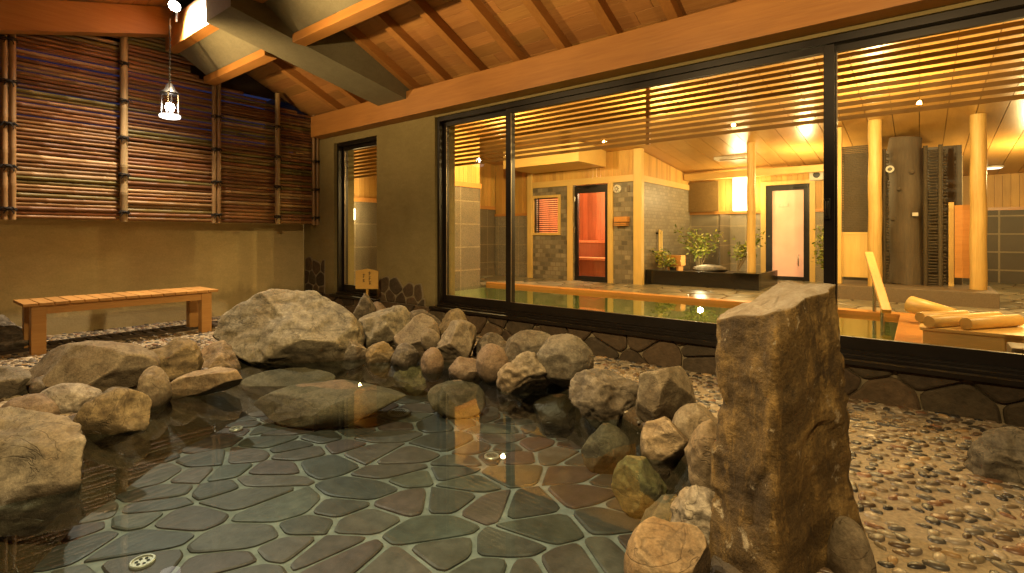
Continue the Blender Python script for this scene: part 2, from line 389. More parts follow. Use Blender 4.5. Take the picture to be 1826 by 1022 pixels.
# ------------------------------------------------------------------ 2-D Voronoi cells
def clip_poly(poly, n, c):          # keep p.n <= c
    res = []
    for i in range(len(poly)):
        a = poly[i]; b = poly[(i+1) % len(poly)]
        da = a[0]*n[0]+a[1]*n[1]-c; db = b[0]*n[0]+b[1]*n[1]-c
        if da <= 0: res.append(a)
        if (da < 0 < db) or (db < 0 < da):
            t = da/(da-db); res.append((a[0]+(b[0]-a[0])*t, a[1]+(b[1]-a[1])*t))
    return res
def cells(pts, box, gap, stretch=1.0, ang=0.0, chaikin=2, round_=.22):
    ca, sa = math.cos(ang), math.sin(ang)
    A = np.array(pts)
    out = []
    for i, p in enumerate(A):
        dd = ((A-p)**2).sum(1); near = np.argsort(dd)[1:22]
        x0, y0, x1, y1 = box
        poly = [(x0, y0), (x1, y0), (x1, y1), (x0, y1)]
        for j in near:
            q = A[j]; n = q-p; L = math.hypot(*n); n = n/L
            c = float(((p+q)/2)@n) - gap/2
            poly = clip_poly(poly, n, c)
            if len(poly) < 3: break
        if len(poly) < 3: continue
        for _ in range(chaikin):
            np_ = []
            for k in range(len(poly)):
                a = poly[k]; b = poly[(k+1) % len(poly)]
                r = round_
                np_ += [(a[0]+(b[0]-a[0])*r, a[1]+(b[1]-a[1])*r), (a[0]+(b[0]-a[0])*(1-r), a[1]+(b[1]-a[1])*(1-r))]
            poly = np_
        out.append((tuple(p), poly))
    return out
def jitter_pts(x0, y0, x1, y1, s, j, rnd, drop=0.0):
    pts = []; r = 0; y = y0
    while y < y1:
        x = x0 + (s/2 if r % 2 else 0)
        while x < x1:
            if rnd.random() >= drop: pts.append((x+rnd.uniform(-j, j)*s, y+rnd.uniform(-j, j)*s))
            x += s
        y += s*.87; r += 1
    return pts
def flag_mesh(mb, cl, to3, h, palette, rnd, m=1, inset=.012, dome=0.0):
    for c, poly in cl:
        n = len(poly); cx = sum(p[0] for p in poly)/n; cy = sum(p[1] for p in poly)/n
        colr = rnd.choice(palette); k = rnd.uniform(.8, 1.2); colr = tuple(min(1, x*k) for x in colr)
        hh = h*rnd.uniform(.8, 1.2)
        tz = rnd.uniform(-1, 1)*dome; tw = rnd.uniform(-1, 1)*dome
        low = [to3(p[0], p[1], -.003) for p in poly]
        def sh(p):
            dx, dy = cx-p[0], cy-p[1]; L = math.hypot(dx, dy) or 1
            t = min(inset/L, .5); return (p[0]+dx*t, p[1]+dy*t)
        mid = [to3(p[0]*.99+cx*.01, p[1]*.99+cy*.01, hh*.7) for p in poly]
        top2 = [sh(p) for p in poly]
        top = [to3(p[0], p[1], hh+tz*(p[0]-cx)+tw*(p[1]-cy)) for p in top2]
        vs = low+mid+top
        fs = [[i, (i+1) % n, n+(i+1) % n, n+i] for i in range(n)] + [[n+i, n+(i+1) % n, 2*n+(i+1) % n, 2*n+i] for i in range(n)] + [[2*n+i for i in range(n)]]
        mb.add(vs, fs, colr, m)

# ------------------------------------------------------------------ setting: ground, basin, water
ZW, ZB = -.03, -.30
rim_px = [(-190, 990), (-60, 885), (40, 825), (130, 772), (205, 730), (275, 700), (345, 668), (420, 640), (510, 618), (600, 612), (690, 614), (770, 634), (870, 652), (950, 666), (1015, 690), (1085, 722), (1165, 765), (1235, 822), (1262, 890), (1275, 1010)]
flo_px = [(20, 1075), (110, 985), (150, 940), (215, 895), (280, 845), (345, 805), (400, 775), (450, 747), (520, 735), (600, 733), (700, 715), (770, 708), (870, 728), (950, 755), (1000, 782), (1055, 815), (1095, 850), (1125, 900), (1140, 960), (1145, 1040)]
rim = [onZ(x, y, 0.0) for x, y in rim_px]
flo = [onZ(x, y, ZB) for x, y in flo_px]
near_r = [(-.12, .75), (-.55, .25), (-1.15, .0), (-1.75, -.1), (-2.25, .05)]
near_f = [(-.35, .85), (-.75, .45), (-1.2, .3), (-1.75, .2), (-2.15, .25)]
rim += [Vector((x, y, 0)) for x, y in near_r]; flo += [Vector((x, y, ZB)) for x, y in near_f]
def densify(L, n):
    out = []
    for i in range(len(L)):
        a = L[i]; b = L[(i+1) % len(L)]
        for k in range(n): out.append(a.lerp(b, k/n))
    return out
rimd = densify(rim, 3); flod = densify(flo, 3)
RP = [(p.x, p.y) for p in rim]
def inside(x, y, poly=RP):
    r = False; n = len(poly); j = n-1
    for i in range(n):
        xi, yi = poly[i]; xj, yj = poly[j]
        if (yi > y) != (yj > y) and x < (xj-xi)*(y-yi)/(yj-yi)+xi: r = not r
        j = i
    return r
# ground sheet with the basin cut out
bm = bmesh.new()
outer = [(-7.6, -30), (40, -30), (40, 3.96), (-7.6, 3.96)]
vo = [bm.verts.new((x, y, 0)) for x, y in outer]; vi = [bm.verts.new((p.x, p.y, 0)) for p in rim]
eo = [bm.edges.new((vo[i], vo[(i+1) % 4])) for i in range(4)]; ei = [bm.edges.new((vi[i], vi[(i+1) % len(vi)])) for i in range(len(vi))]
bmesh.ops.triangle_fill(bm, use_beauty=True, edges=eo+ei)
me = bpy.data.meshes.new('ground'); bm.normal_update()
for f in bm.faces:
    if f.normal.z < 0: f.normal_flip()
bm.to_mesh(me); bm.free(); me.materials.append(M['mortar'])
g = bpy.data.objects.new('ground', me); col.objects.link(g); struct(g)
# land outside, far below the screens
mb = MB(); mb.box(-300, 300, -300, 300, -1.2, -1.0); struct(mb.build('terrain', M['dark']))
# basin wall (rough bank)
mb = MB(); n = len(rimd); LV = 8
vs = []
cenr = sum(rimd, Vector())/n
for oo, zz in ((.30, -.03), (.20, .004), (.07, .012)):
    for a in rimd:
        dr = (a-cenr); dr.z = 0; dr.normalize(); p = a+dr*oo
        w = noise.fractal(Vector((p.x, p.y, 3))*7, 1, 2, 4); vs.append(p+dr*w*.05+Vector((0, 0, zz+(w*.035 if zz > 0 else 0))))
for k in range(LV+1):
    t = k/LV
    for a, b in zip(rimd, flod):
        p = a.lerp(b, t*t*.35+t*.65); p.z = -.0+(ZB-.03)*t
        w = noise.fractal(p*3.1, 1, 2, 4)*.06*math.sin(PI*min(1, t*1.1))
        vs.append(p+Vector((w, w*.7, w*.6)))
fs = [[k*n+i, k*n+(i+1) % n, (k+1)*n+(i+1) % n, (k+1)*n+i] for k in range(LV+3) for i in range(n)]
mb.add(vs, fs, smooth=True)
struct(mb.build('pool_wall', M['bank']))
# paved basin floor
rnd = random.Random(3)
ang = math.radians(52); ca, sa = math.cos(ang), math.sin(ang); STR = 1.42
def fl3(u, v, h):
    u *= STR
    return Vector((-1.8+u*ca-v*sa, 1.9+u*sa+v*ca, ZB+h))
pts = jitter_pts(-2.4, -2.4, 2.4, 2.4, .180, .46, rnd, .26)
cl = cells(pts, (-2.6, -2.6, 2.6, 2.6), .016, chaikin=2, round_=.15)
mb = MB(); mb.add([fl3(-2.2, -2.6, 0), fl3(2.2, -2.6, 0), fl3(2.2, 2.6, 0), fl3(-2.2, 2.6, 0)], [[0, 1, 2, 3]], None, 0)
pal = [(.080, .072, .058), (.092, .066, .052), (.070, .074, .058), (.105, .08, .064), (.066, .062, .050), (.085, .082, .060), (.092, .058, .048), (.055, .055, .048), (.115, .095, .072)]
pal = [(c[0]*.88, c[1]*.95, c[2]*1.08) for c in pal]
flag_mesh(mb, cl, fl3, .010, pal, rnd, 1, .010, .02)
struct(mb.build('pool_floor', [M['grout'], M['flag']], recalc=False))
# water sheet
mb = MB(); cen = sum((Vector((p.x, p.y, 0)) for p in rim), Vector())/len(rim)
W = [Vector((p.x, p.y, ZW))+(Vector((p.x, p.y, 0))-cen).normalized()*.06 for p in rim]
mb.add(W, [list(range(len(W)))]); wt = mb.build('pool_water', M['water'], recalc=False); struct(wt)
if wt.data.polygons[0].normal.z < 0: wt.data.flip_normals()

# pebbles washed into the mortar: nobody could count them
rnd = random.Random(11)
ppal = [(.16, .115, .07), (.26, .19, .11), (.20, .15, .09), (.13, .10, .07), (.045, .04, .035), (.03, .028, .026), (.12, .075, .04), (.17, .11, .06), (.22, .17, .10), (.30, .24, .15), (.09, .08, .065), (.20, .10, .05), (.42, .34, .23), (.06, .05, .035), (.34, .22, .10), (.14, .12, .09)]
mb = MB()
def pebble(x, y, a, b, th, h, c):
    n = 12; vs = []; ct, st = math.cos(th), math.sin(th)
    k1, k2 = rnd.uniform(-.12, .12), rnd.uniform(0, 6)
    for s_, z in ((1.0, -.004), (.93, h*.55), (.62, h*.92)):
        for i in range(n):
            t = 2*PI*i/n; r = s_*(1+k1*math.cos(2*t+k2)+.05*math.cos(3*t+k2*2))
            u, v = a*r*math.cos(t), b*r*math.sin(t)
            vs.append((x+u*ct-v*st, y+u*st+v*ct, z))
    vs.append((x, y, h))
    fs = [[k*n+i, k*n+(i+1) % n, (k+1)*n+(i+1) % n, (k+1)*n+i] for k in range(2) for i in range(n)] + [[2*n+i, 2*n+(i+1) % n, 3*n] for i in range(n)]
    mb.add(vs, fs, c, 0, True)
def strew(x0, y0, x1, y1, s, test):
    for (x, y) in jitter_pts(x0, y0, x1, y1, s, .27, rnd, .05):
        if inside(x, y) or not test(x, y): continue
        f = rnd.uniform(.32, .56)*s; e = rnd.uniform(.52, .86)
        th = rnd.gauss(.62, .7)
        c = rnd.choice(ppal); k = rnd.uniform(.75, 1.3); c = tuple(min(.8, q*k) for q in c)
        pebble(x, y, f*1.12, f*e, th, rnd.uniform(.006, .011), c)
strew(-2.9, .2, 2.2, 3.93, .061, lambda x, y: x*.7815+y*.624 > -1.2)
strew(-7.1, .2, -3.2, 3.93, .061, lambda x, y: not (-6.62 < x < -6.28))
stuff(mb.build('pebbles', M['pebble'], recalc=False), 'dark and tan river pebbles set in the pale mortar of the floor', 'pebbles')
# slatted gutter cover below the bench
t = thing('gutter_grate', 'dark slatted timber gutter cover in the pebble floor under the bench', 'grate', (-6.45, 2.1, 0))
y = .1; mbs = MB()
mbs.box(-6.60, -6.57, .05, 3.85, .002, .026); mbs.box(-6.33, -6.30, .05, 3.85, .002, .026); mbs.build('side_rail', M['dark'], t)
mb = MB()
while y < 3.8:
    mb.box(-6.568, -6.332, y, y+.055, .004, .022, bev=.004); y += .095
mb.build('slat_panel', M['dark'], t)

# drains and inlets on the pool floor
def drain(px, py, r, label, holes):
    p = onZ(px, py, ZB+.012); t = thing('pool_drain', label, 'drain', p, 'round metal fittings on the pool floor')
    mb = MB(); nn = 28; ring = []
    for (rr, zz) in ((r, 0), (r, .008), (r*.93, .012), (r*.80, .012), (r*.78, .007)):
        ring.append([(p.x+rr*math.cos(2*PI*i/nn), p.y+rr*math.sin(2*PI*i/nn), p.z+zz) for i in range(nn)])
    vs = sum(ring, []); fs = [[k*nn+i, k*nn+(i+1) % nn, (k+1)*nn+(i+1) % nn, (k+1)*nn+i] for k in range(4) for i in range(nn)]
    mb.add(vs, fs, None, 0, False); mb.build('rim', M['drain'], t)
    mb = MB(); mb.add([(p.x+r*.79*math.cos(2*PI*i/nn), p.y+r*.79*math.sin(2*PI*i/nn), p.z+.006) for i in range(nn)], [list(range(nn))]); mb.build('cover_plate', M['drain'], t)
    mb = MB()
    if holes:
        k = 6; s = r*.78/3.6
        for i in range(-3, 4):
            for j in range(-3, 4):
                x, y = (i+.5*(j % 2))*s, j*s*.87
                if math.hypot(x, y) < r*.66:
                    mb.add([(p.x+x+s*.36*math.cos(2*PI*q/8), p.y+y+s*.36*math.sin(2*PI*q/8), p.z+.0085) for q in range(8)], [list(range(8))])
    else:
        for q in range(6):
            a = 2*PI*q/6
            mb.add([(p.x+r*.45*math.cos(a)+r*.15*math.cos(2*PI*e/8), p.y+r*.45*math.sin(a)+r*.15*math.sin(2*PI*e/8), p.z+.0085) for e in range(8)], [list(range(8))])
    mb.build('hole_pattern', M['hole'], t)
drain(711, 737, .083, 'largest round perforated drain, on the pool floor below the submerged slab', True)
drain(877, 815, .046, 'small round perforated drain on the pool floor under the window reflection', True)
drain(421, 766, .042, 'pale round inlet on the pool floor at its far left corner', False)
drain(254, 1004, .046, 'pale round inlet on the pool floor nearest the camera', False)

# ------------------------------------------------------------------ rocks
ICO = {}
def ico(n):
    if n not in ICO:
        bm = bmesh.new(); bmesh.ops.create_icosphere(bm, subdivisions=n, radius=1)
        bm.verts.index_update()
        ICO[n] = (np.array([v.co[:] for v in bm.verts]), [[v.index for v in f.verts] for f in bm.faces]); bm.free()
    return ICO[n]
def rock(label, bbox, d, mat, seed, ext=.12, depth=.8, roll=0, cuts=10, cutr=(.62, .95), rough=.06, sub=5, name='rock', group='rocks around the pool', power=1.0):
    x0, y0, x1, y1 = bbox
    rr = np.random.RandomState(seed)
    V, Fc = ico(sub); V = V.copy()
    # plane cuts give flat broken faces
    for _ in range(cuts):
        nrm = rr.normal(size=3); nrm /= np.linalg.norm(nrm); c = rr.uniform(*cutr)
        dd = V@nrm - c; over = dd > 0
        V[over] -= np.outer(dd[over], nrm)*.97
    # normalise to unit box
    V -= (V.max(0)+V.min(0))/2; V /= (V.max(0)-V.min(0))/2
    w = (x1-x0)/2*d/F; h = (y1-y0)/2*d/F
    hb = h+ext/2
    R = np.array([[math.cos(roll), 0, -math.sin(roll)], [0, 1, 0], [math.sin(roll), 0, math.cos(roll)]])
    V = V*np.array([w, (w+hb)/2*2*depth*.5, hb])
    if roll:
        V = V@R.T
        ex = np.abs(V).max(0); V = V*np.array([w/ex[0], 1, hb/ex[2]])
    S = max(w, hb); off = Vector(rr.uniform(-50, 50, 3))
    nl = np.linalg.norm(V, axis=1, keepdims=True); nd = V/np.maximum(nl, 1e-6)
    disp = np.empty(len(V)); crag = max(0, rough-.03)*.9
    f1 = 1.6/S; f2 = 5.5/S
    for i, v in enumerate(V):
        q = Vector(v)
        a = noise.fractal(q*f1+off, 1.0, 2.0, 3)
        r = noise.ridged_multi_fractal(q*f2*.55+off, .9, 2.1, 4, 1.0, 2.0)
        b = noise.fractal(q*f2+off, .8, 2.0, 4)
        disp[i] = a*1.3*rough*1.2 - max(0, r-1.25)*rough*.22 + b*rough*.30
        if crag:
            k1 = noise.noise(q*f1*1.5+off*2); k2 = noise.noise(Vector((q.x*f1*2.2, q.y*f1*2.2, q.z*f1*4.5))+off*3)
            disp[i] -= crag*(min(1, max(0, (k1-.05)/.10)) + .7*min(1, max(0, (k2-.08)/.07)))
    V = V + nd*disp[:, None]*S
    ctr = P((x0+x1)/2, (y0+y1)/2, d) - Vector((0, 0, ext/2))
    W3 = np.stack([V[:, 0]*RT[0]+V[:, 1]*FW[0], V[:, 0]*RT[1]+V[:, 1]*FW[1], V[:, 2]], 1) + np.array(ctr)
    mb = MB(); mb.add(W3.tolist(), Fc, None, 0, True)
    o = mb.build(name, M[mat], recalc=False)
    return tag(o, label, 'rock', group)

rocks = [
 # left bank
 ('huge cream boulder with cracked faces beyond the far end of the pool', (393, 513, 648, 650), 4.62, 'rock_boulder', 77, .16, .75, -.06, 15, (.5, .88), .048, 6),
 ('broad flat grey slab resting on smaller rocks in front of the bench', (48, 608, 278, 692), 3.45, 'rock_tan', 2, .0, .75, .02, 9, (.5, .9), .035, 5),
 ('squat brown rock with a dark face right of the flat grey slab', (262, 602, 358, 684), 3.75, 'rock_yel', 3, .08, .8, 0, 11, (.6, .95), .06, 5),
 ('angular pale rock between the bench leg and the huge boulder', (345, 610, 428, 662), 4.15, 'rock_orange', 4, .10, .8, .15, 12, (.55, .9), .05, 5),
 ('long flat pinkish slab dipping into the water below the pale rock', (298, 654, 440, 706), 3.52, 'rock_orange', 5, .02, .55, .26, 12, (.5, .85), .03, 5),
 ('small upright rounded stone at the right end of the flat grey slab', (252, 654, 299, 724), 3.28, 'rock_tan', 6, .06, .9, .1, 6, (.75, .98), .04, 5),
 ('rounded whitish boulder under the flat grey slab', (74, 684, 178, 740), 3.12, 'rock_white', 7, .02, .9, -.12, 6, (.75, .98), .04, 5),
 ('long yellowish rock tilted into the water at the left bank', (126, 694, 264, 786), 2.86, 'rock_yel', 8, .05, .5, .5, 8, (.6, .92), .045, 5),
 ('smooth brown stone behind the striped slab at the left edge', (0, 702, 102, 770), 2.98, 'rock_red', 9, .05, .9, .2, 5, (.8, .99), .03, 5),
 ('large striped grey slab at the left edge of the picture', (-215, 736, 172, 935), 2.26, 'rock_grey', 10, .08, .75, -.05, 10, (.62, .93), .05, 6),
 ('pale grey rock cut by the left edge, left of the whitish boulder', (-70, 652, 52, 740), 3.35, 'rock_grey', 11, .08, .8, 0, 10, (.6, .95), .05, 5),
 ('small dark rock wedged under the left end of the flat grey slab', (58, 668, 112, 706), 3.30, 'rock_dark', 13, .03, .9, 0, 8, (.7, .95), .05, 4),
 ('dark wet stone wedged under the middle of the flat grey slab', (170, 690, 240, 740), 3.22, 'rock_dark', 14, .1, .9, 0, 8, (.7, .95), .05, 4),
 ('rough grey rock against the wall behind the left end of the bench', (-70, 556, 68, 652), 4.75, 'rock_dark', 15, .05, .7, 0, 10, (.6, .95), .06, 5),
 ('tiny brown pebble stone at the left edge beside the smooth brown stone', (-22, 728, 16, 752), 2.8, 'rock_red', 16, .02, .9, 0, 4, (.8, .98), .02, 4),
 # far bank
 ('small white wedge shaped rock at the foot of the huge boulder', (600, 596, 660, 640), 4.52, 'rock_white', 20, .10, .8, .3, 11, (.5, .9), .05, 5),
 ('craggy cream rock right of the huge boulder', (640, 544, 750, 622), 4.98, 'rock_boulder', 21, .15, .8, .25, 13, (.55, .9), .06, 5),
 ('smooth tan rock with a flat slanting top right of the craggy one', (704, 560, 787, 618), 4.72, 'rock_tan', 22, .12, .75, .25, 7, (.6, .92), .03, 5),
 ('low ochre rock at the waterline below the craggy cream rock', (652, 610, 708, 652), 4.42, 'rock_yel', 23, .10, .8, .3, 9, (.6, .95), .06, 5),
 ('dark wet rock at the waterline below the slanting tan rock', (698, 612, 748, 645), 4.32, 'rock_dark', 24, .10, .9, 0, 9, (.65, .95), .05, 5),
 ('small oval stone leaning up beside the tall tan rock', (750, 586, 786, 624), 4.50, 'rock_tan', 25, .02, .7, .7, 4, (.8, .99), .025, 4),
 ('brown rock half hidden behind the tall tan rock', (783, 550, 838, 602), 4.85, 'rock_yel', 26, .12, .9, 0, 8, (.7, .95), .05, 5),
 ('tall tan rock standing upright with its narrow end down', (776, 566, 848, 650), 4.38, 'rock_tan', 27, .04, .8, -.25, 9, (.62, .94), .05, 5),
 ('small round speckled brown stone below the tall tan rock', (750, 620, 792, 670), 4.08, 'rock_red', 28, .05, .95, 0, 3, (.85, .99), .035, 5),
 ('pinkish wet stone breaking the water right of the speckled stone', (798, 636, 862, 680), 3.92, 'rock_red', 29, .06, .85, -.3, 7, (.65, .95), .04, 5),
 ('smooth reddish egg shaped stone standing at the water edge', (849, 613, 908, 678), 3.82, 'rock_red', 30, .04, .9, .2, 4, (.8, .99), .025, 5),
 ('smooth greyish oval rock lying behind the round ones', (898, 588, 990, 644), 4.22, 'rock_grey', 31, .06, .75, .25, 5, (.78, .98), .03, 5),
 ('lumpy tan rock spreading into the water left of the big round rock', (884, 624, 995, 695), 3.62, 'rock_tan', 32, .08, .75, .35, 9, (.6, .95), .10, 5),
 ('big round grey rock on the far bank beside the pebble floor', (953, 596, 1058, 680), 3.62, 'rock_grey', 33, .03, .95, -.1, 6, (.78, .98), .04, 5),
 ('dark flat rock in the shade under the window ledge', (842, 592, 912, 655), 4.45, 'rock_dark', 34, .1, .7, -.2, 9, (.6, .9), .05, 5),
 ('dark jagged rock at the right end of the huge boulder', (624, 522, 668, 592), 5.3, 'rock_dark', 35, .25, .8, 0, 10, (.6, .95), .07, 5),
 ('small reddish flat stone at the foot of the sign post', (654, 538, 692, 562), 5.55, 'rock_red', 36, .25, .8, 0, 5, (.75, .98), .03, 4),
 ('dark brown rock under the stone cladding left of the window', (690, 552, 790, 600), 5.05, 'rock_dark', 37, .2, .5, 0, 9, (.6, .95), .05, 5),
 # right bank
 ('dark grey rough rock with white streaks at the water edge', (1013, 658, 1142, 748), 3.10, 'rock_dark', 40, .08, .7, .0, 11, (.6, .95), .075, 5),
 ('angular tan rock with a pointed top on the pebble floor edge', (1124, 648, 1242, 757), 2.85, 'rock_tan', 41, .02, .8, -.55, 10, (.55, .9), .035, 5),
 ('smooth tan stone half hidden by the standing stone', (1200, 720, 1285, 792), 2.62, 'rock_tan', 42, .06, .9, .1, 5, (.8, .98), .025, 5),
 ('pinkish rock rising from the water near the right bank', (1134, 744, 1228, 815), 2.54, 'rock_orange', 43, .08, .85, -.4, 10, (.6, .95), .045, 5),
 ('tall narrow whitish rock touching the left face of the standing stone', (1227, 744, 1290, 885), 2.10, 'rock_orange', 44, .05, .9, .05, 8, (.7, .96), .05, 5),
 ('pale pitted rock left of the foot of the standing stone', (1196, 866, 1290, 980), 1.80, 'rock_white', 45, .06, .85, -.35, 10, (.6, .95), .07, 5),
 ('rounded orange rock at the bottom edge left of the standing stone', (1112, 938, 1268, 1075), 1.58, 'rock_orange', 46, .05, .9, -.1, 9, (.62, .95), .03, 6),
 ('smooth grey footing stone at the right side of the standing stone', (1474, 925, 1552, 1095), 1.60, 'rock_tan', 47, .05, .8, 0, 6, (.75, .97), .03, 5),
 ('low grey rock on the pebble floor at the right edge of the picture', (1738, 762, 1880, 905), 2.25, 'rock_grey', 48, .05, .8, -.2, 10, (.6, .95), .07, 5),
 # under water
 ('broad brown slab lying under water in front of the huge boulder', (452, 680, 730, 750), 3.72, 'rock_sub', 50, .03, .75, .04, 10, (.6, .92), .03, 5),
 ('dark flat slab just under water between the boulder and the brown slab', (430, 660, 600, 690), 4.12, 'rock_sub', 58, .12, .5, .0, 10, (.55, .92), .03, 5),
 ('yellow green stone under water right of the broad brown slab', (700, 648, 777, 702), 4.32, 'rock_moss', 51, .02, .8, -.35, 8, (.65, .95), .05, 5),
 ('brown stone under water below the pinkish wet stone', (762, 676, 868, 740), 3.82, 'rock_sub', 52, .03, .75, -.1, 8, (.6, .95), .04, 5),
 ('black stone under water below the lumpy tan rock', (950, 704, 1044, 774), 3.44, 'bank', 53, .03, .8, .1, 8, (.6, .95), .04, 5),
 ('dark red brown stone under water near the right bank', (1036, 756, 1124, 838), 2.92, 'rock_sub', 54, .03, .85, 0, 7, (.7, .96), .04, 5),
 ('mossy yellowish stone under water left of the pinkish rock', (1092, 816, 1190, 912), 2.48, 'rock_moss', 55, .03, .85, -.2, 8, (.65, .95), .05, 5),
 ('large brown stone under water in the right corner of the pool', (1140, 886, 1250, 1000), 2.10, 'rock_sub', 56, .03, .9, 0, 8, (.65, .95), .05, 5),
]
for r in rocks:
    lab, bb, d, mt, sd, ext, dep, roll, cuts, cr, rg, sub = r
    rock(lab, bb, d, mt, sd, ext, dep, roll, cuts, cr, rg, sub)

# standing stone
def standing_stone():
    c4 = {'L': (1277, 1.72), 'F': (1382, 1.47), 'R': (1508, 1.70), 'B': (1405, 1.98)}
    def g2(k): px, d = c4[k]; p = P(px, 420, d); return Vector((p.x, p.y, 0))
    base = [g2('L'), g2('F'), g2('R'), g2('B')]
    ztop = {0: .765, 1: .825, 2: .885, 3: .870}
    per = 14; LVL = 110
    ctr = sum(base, Vector())/4
    ring0 = []; zt = []
    for i in range(4):
        a, b = base[i], base[(i+1) % 4]
        for k in range(per):
            t = k/per; ring0.append(a.lerp(b, t)); zt.append(ztop[i]*(1-t)+ztop[(i+1) % 4]*t)
    n = len(ring0)
    # soften the corners a little
    rs = [(ring0[i-1]+ring0[i]*3+ring0[(i+1) % n])/5 for i in range(n)]
    vs = []; fs = []
    off = Vector((3.3, 8.1, 1.7))
    def place(p, z, i):
        t = z/.85
        s = 1.14-.16*min(1, max(0, t))
        q = ctr+(p-ctr)*s
        flare = max(0, .28-t)*.22
        dr = (p-ctr).normalized(); rgt = Vector((RT[0], RT[1], 0))
        q = q+rgt*max(0, dr.dot(rgt))*flare
        q.z = z
        w = noise.fractal(q*2.6+off, 1, 2, 3)*.026 + noise.fractal(q*12+off, .9, 2, 5)*.010 - max(0, noise.fractal(q*6.5+off*3, .9, 2, 3)-.12)*.045*min(1, 1.2*abs(((i % per)/per)-.5)*2)**3
        st = noise.fractal(Vector((q.x*8, q.y*8, q.z*1.4))+off, .8, 2, 3)*.007
        sn_ = noise.noise(Vector((q.x*4, q.y*4, q.z*2.3))+off*2); step = -.016*min(1, max(0, (sn_-.12)/.05))
        return q+dr*(w+st+step)
    for k in range(LVL+1):
        for i in range(n):
            z = -.12+(zt[i]+noise.noise(Vector((i*.23, 2.2, 0)))*.014+.12)*k/LVL
            vs.append(place(rs[i], z, i))
    for k in range(LVL):
        for i in range(n): fs.append([k*n+i, k*n+(i+1) % n, (k+1)*n+(i+1) % n, (k+1)*n+i])
    # top in rings toward the middle
    rings = 16; last = LVL*n; zc = .845
    for r in range(1, rings):
        t = r/rings; b0 = len(vs)
        for i in range(n):
            q = vs[LVL*n+i].lerp(Vector((ctr.x, ctr.y, zc)), t); q.z += noise.fractal(q*7+off, .9, 2, 4)*.022*min(1, t*4)-.004*(r == 1)
            q.z += .006*math.sin(min(1, t*3)*PI/2)
            vs.append(q)
        for i in range(n): fs.append([last+i, last+(i+1) % n, b0+(i+1) % n, b0+i])
        last = b0
    cidx = len(vs); vs.append(Vector((ctr.x, ctr.y, zc+.006)))
    for i in range(n): fs.append([last+i, last+(i+1) % n, cidx])
    mb = MB(); mb.add(vs, fs, None, 0, True)
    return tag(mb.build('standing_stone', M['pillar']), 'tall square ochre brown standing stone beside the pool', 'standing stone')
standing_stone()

# ------------------------------------------------------------------ left wall and bamboo screen
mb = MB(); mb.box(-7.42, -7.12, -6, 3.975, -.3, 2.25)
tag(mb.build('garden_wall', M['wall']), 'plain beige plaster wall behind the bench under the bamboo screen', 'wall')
XS = -6.76
ybays = [onX(px, 300, XS).y for px in (-95, 15, 221, 386, 495, 563)]
ybays = ybays + [onX(582, 300, XS).y]
def ztop(Y): return 2.96-.15*(Y-2.4) if Y > 2.4 else 3.32
t = thing('bamboo_screen', 'tall screen of horizontal bamboo canes tied to upright bamboo posts', 'bamboo screen', (XS, 1.9, 1.2))
rnd = random.Random(21)
cpal = [(.36, .165, .06), (.30, .125, .048), (.40, .20, .075), (.44, .25, .10), (.27, .19, .055), (.36, .15, .06), (.54, .34, .16), (.26, .11, .042), (.32, .14, .055), (.34, .17, .06), (.22, .17, .045)]
for b in range(len(ybays)-1):
    y0, y1 = ybays[b], ybays[b+1]; mb = MB(); z = 1.235
    while True:
        if z > max(ztop(y0), ztop(y1))+.02: break
        r = rnd.uniform(.016, .0235)
        tl = rnd.uniform(-.008, .008); c = rnd.choice(cpal); k = rnd.uniform(.8, 1.3); c = tuple(q*k for q in c)
        xo = XS-.02+rnd.uniform(-.010, .010)
        ya, yb = y0+rnd.uniform(-.02, .0), y1+rnd.uniform(0, .02)
        if b == len(ybays)-2: yb = y1-rnd.uniform(0, .03)
        if z > ztop(ya): yb = ya
        elif z > ztop(yb): 
            while z > ztop(yb) and yb > ya: yb -= .05
        if yb-ya > .12:
            nd = ya-rnd.uniform(0, .3); pts = []; rad = []
            pts.append((xo, ya, z)); rad.append(r)
            nodes = []; q = nd
            while q < yb:
                q += rnd.uniform(.22, .36)
                if ya+.03 < q < yb-.03: nodes.append(q)
            for q in nodes:
                for dy, rr in ((-.012, 1), (-.004, 1.16), (.0, 1.06), (.004, 1.16), (.012, 1)):
                    pts.append((xo+.002*math.sin(q*9), q+dy, z+tl*(q-ya))); rad.append(r*rr)
            pts.append((xo, yb, z+tl*(yb-ya))); rad.append(r*rnd.uniform(.9, 1))
            mb.tube(pts, rad, 8, c)
        z += r*2+rnd.uniform(.001, .005) + (.022 if rnd.random() < .05 and z > 2.3 else 0)
    o = mb.build('cane_panel', M['cane'], t, recalc=False)
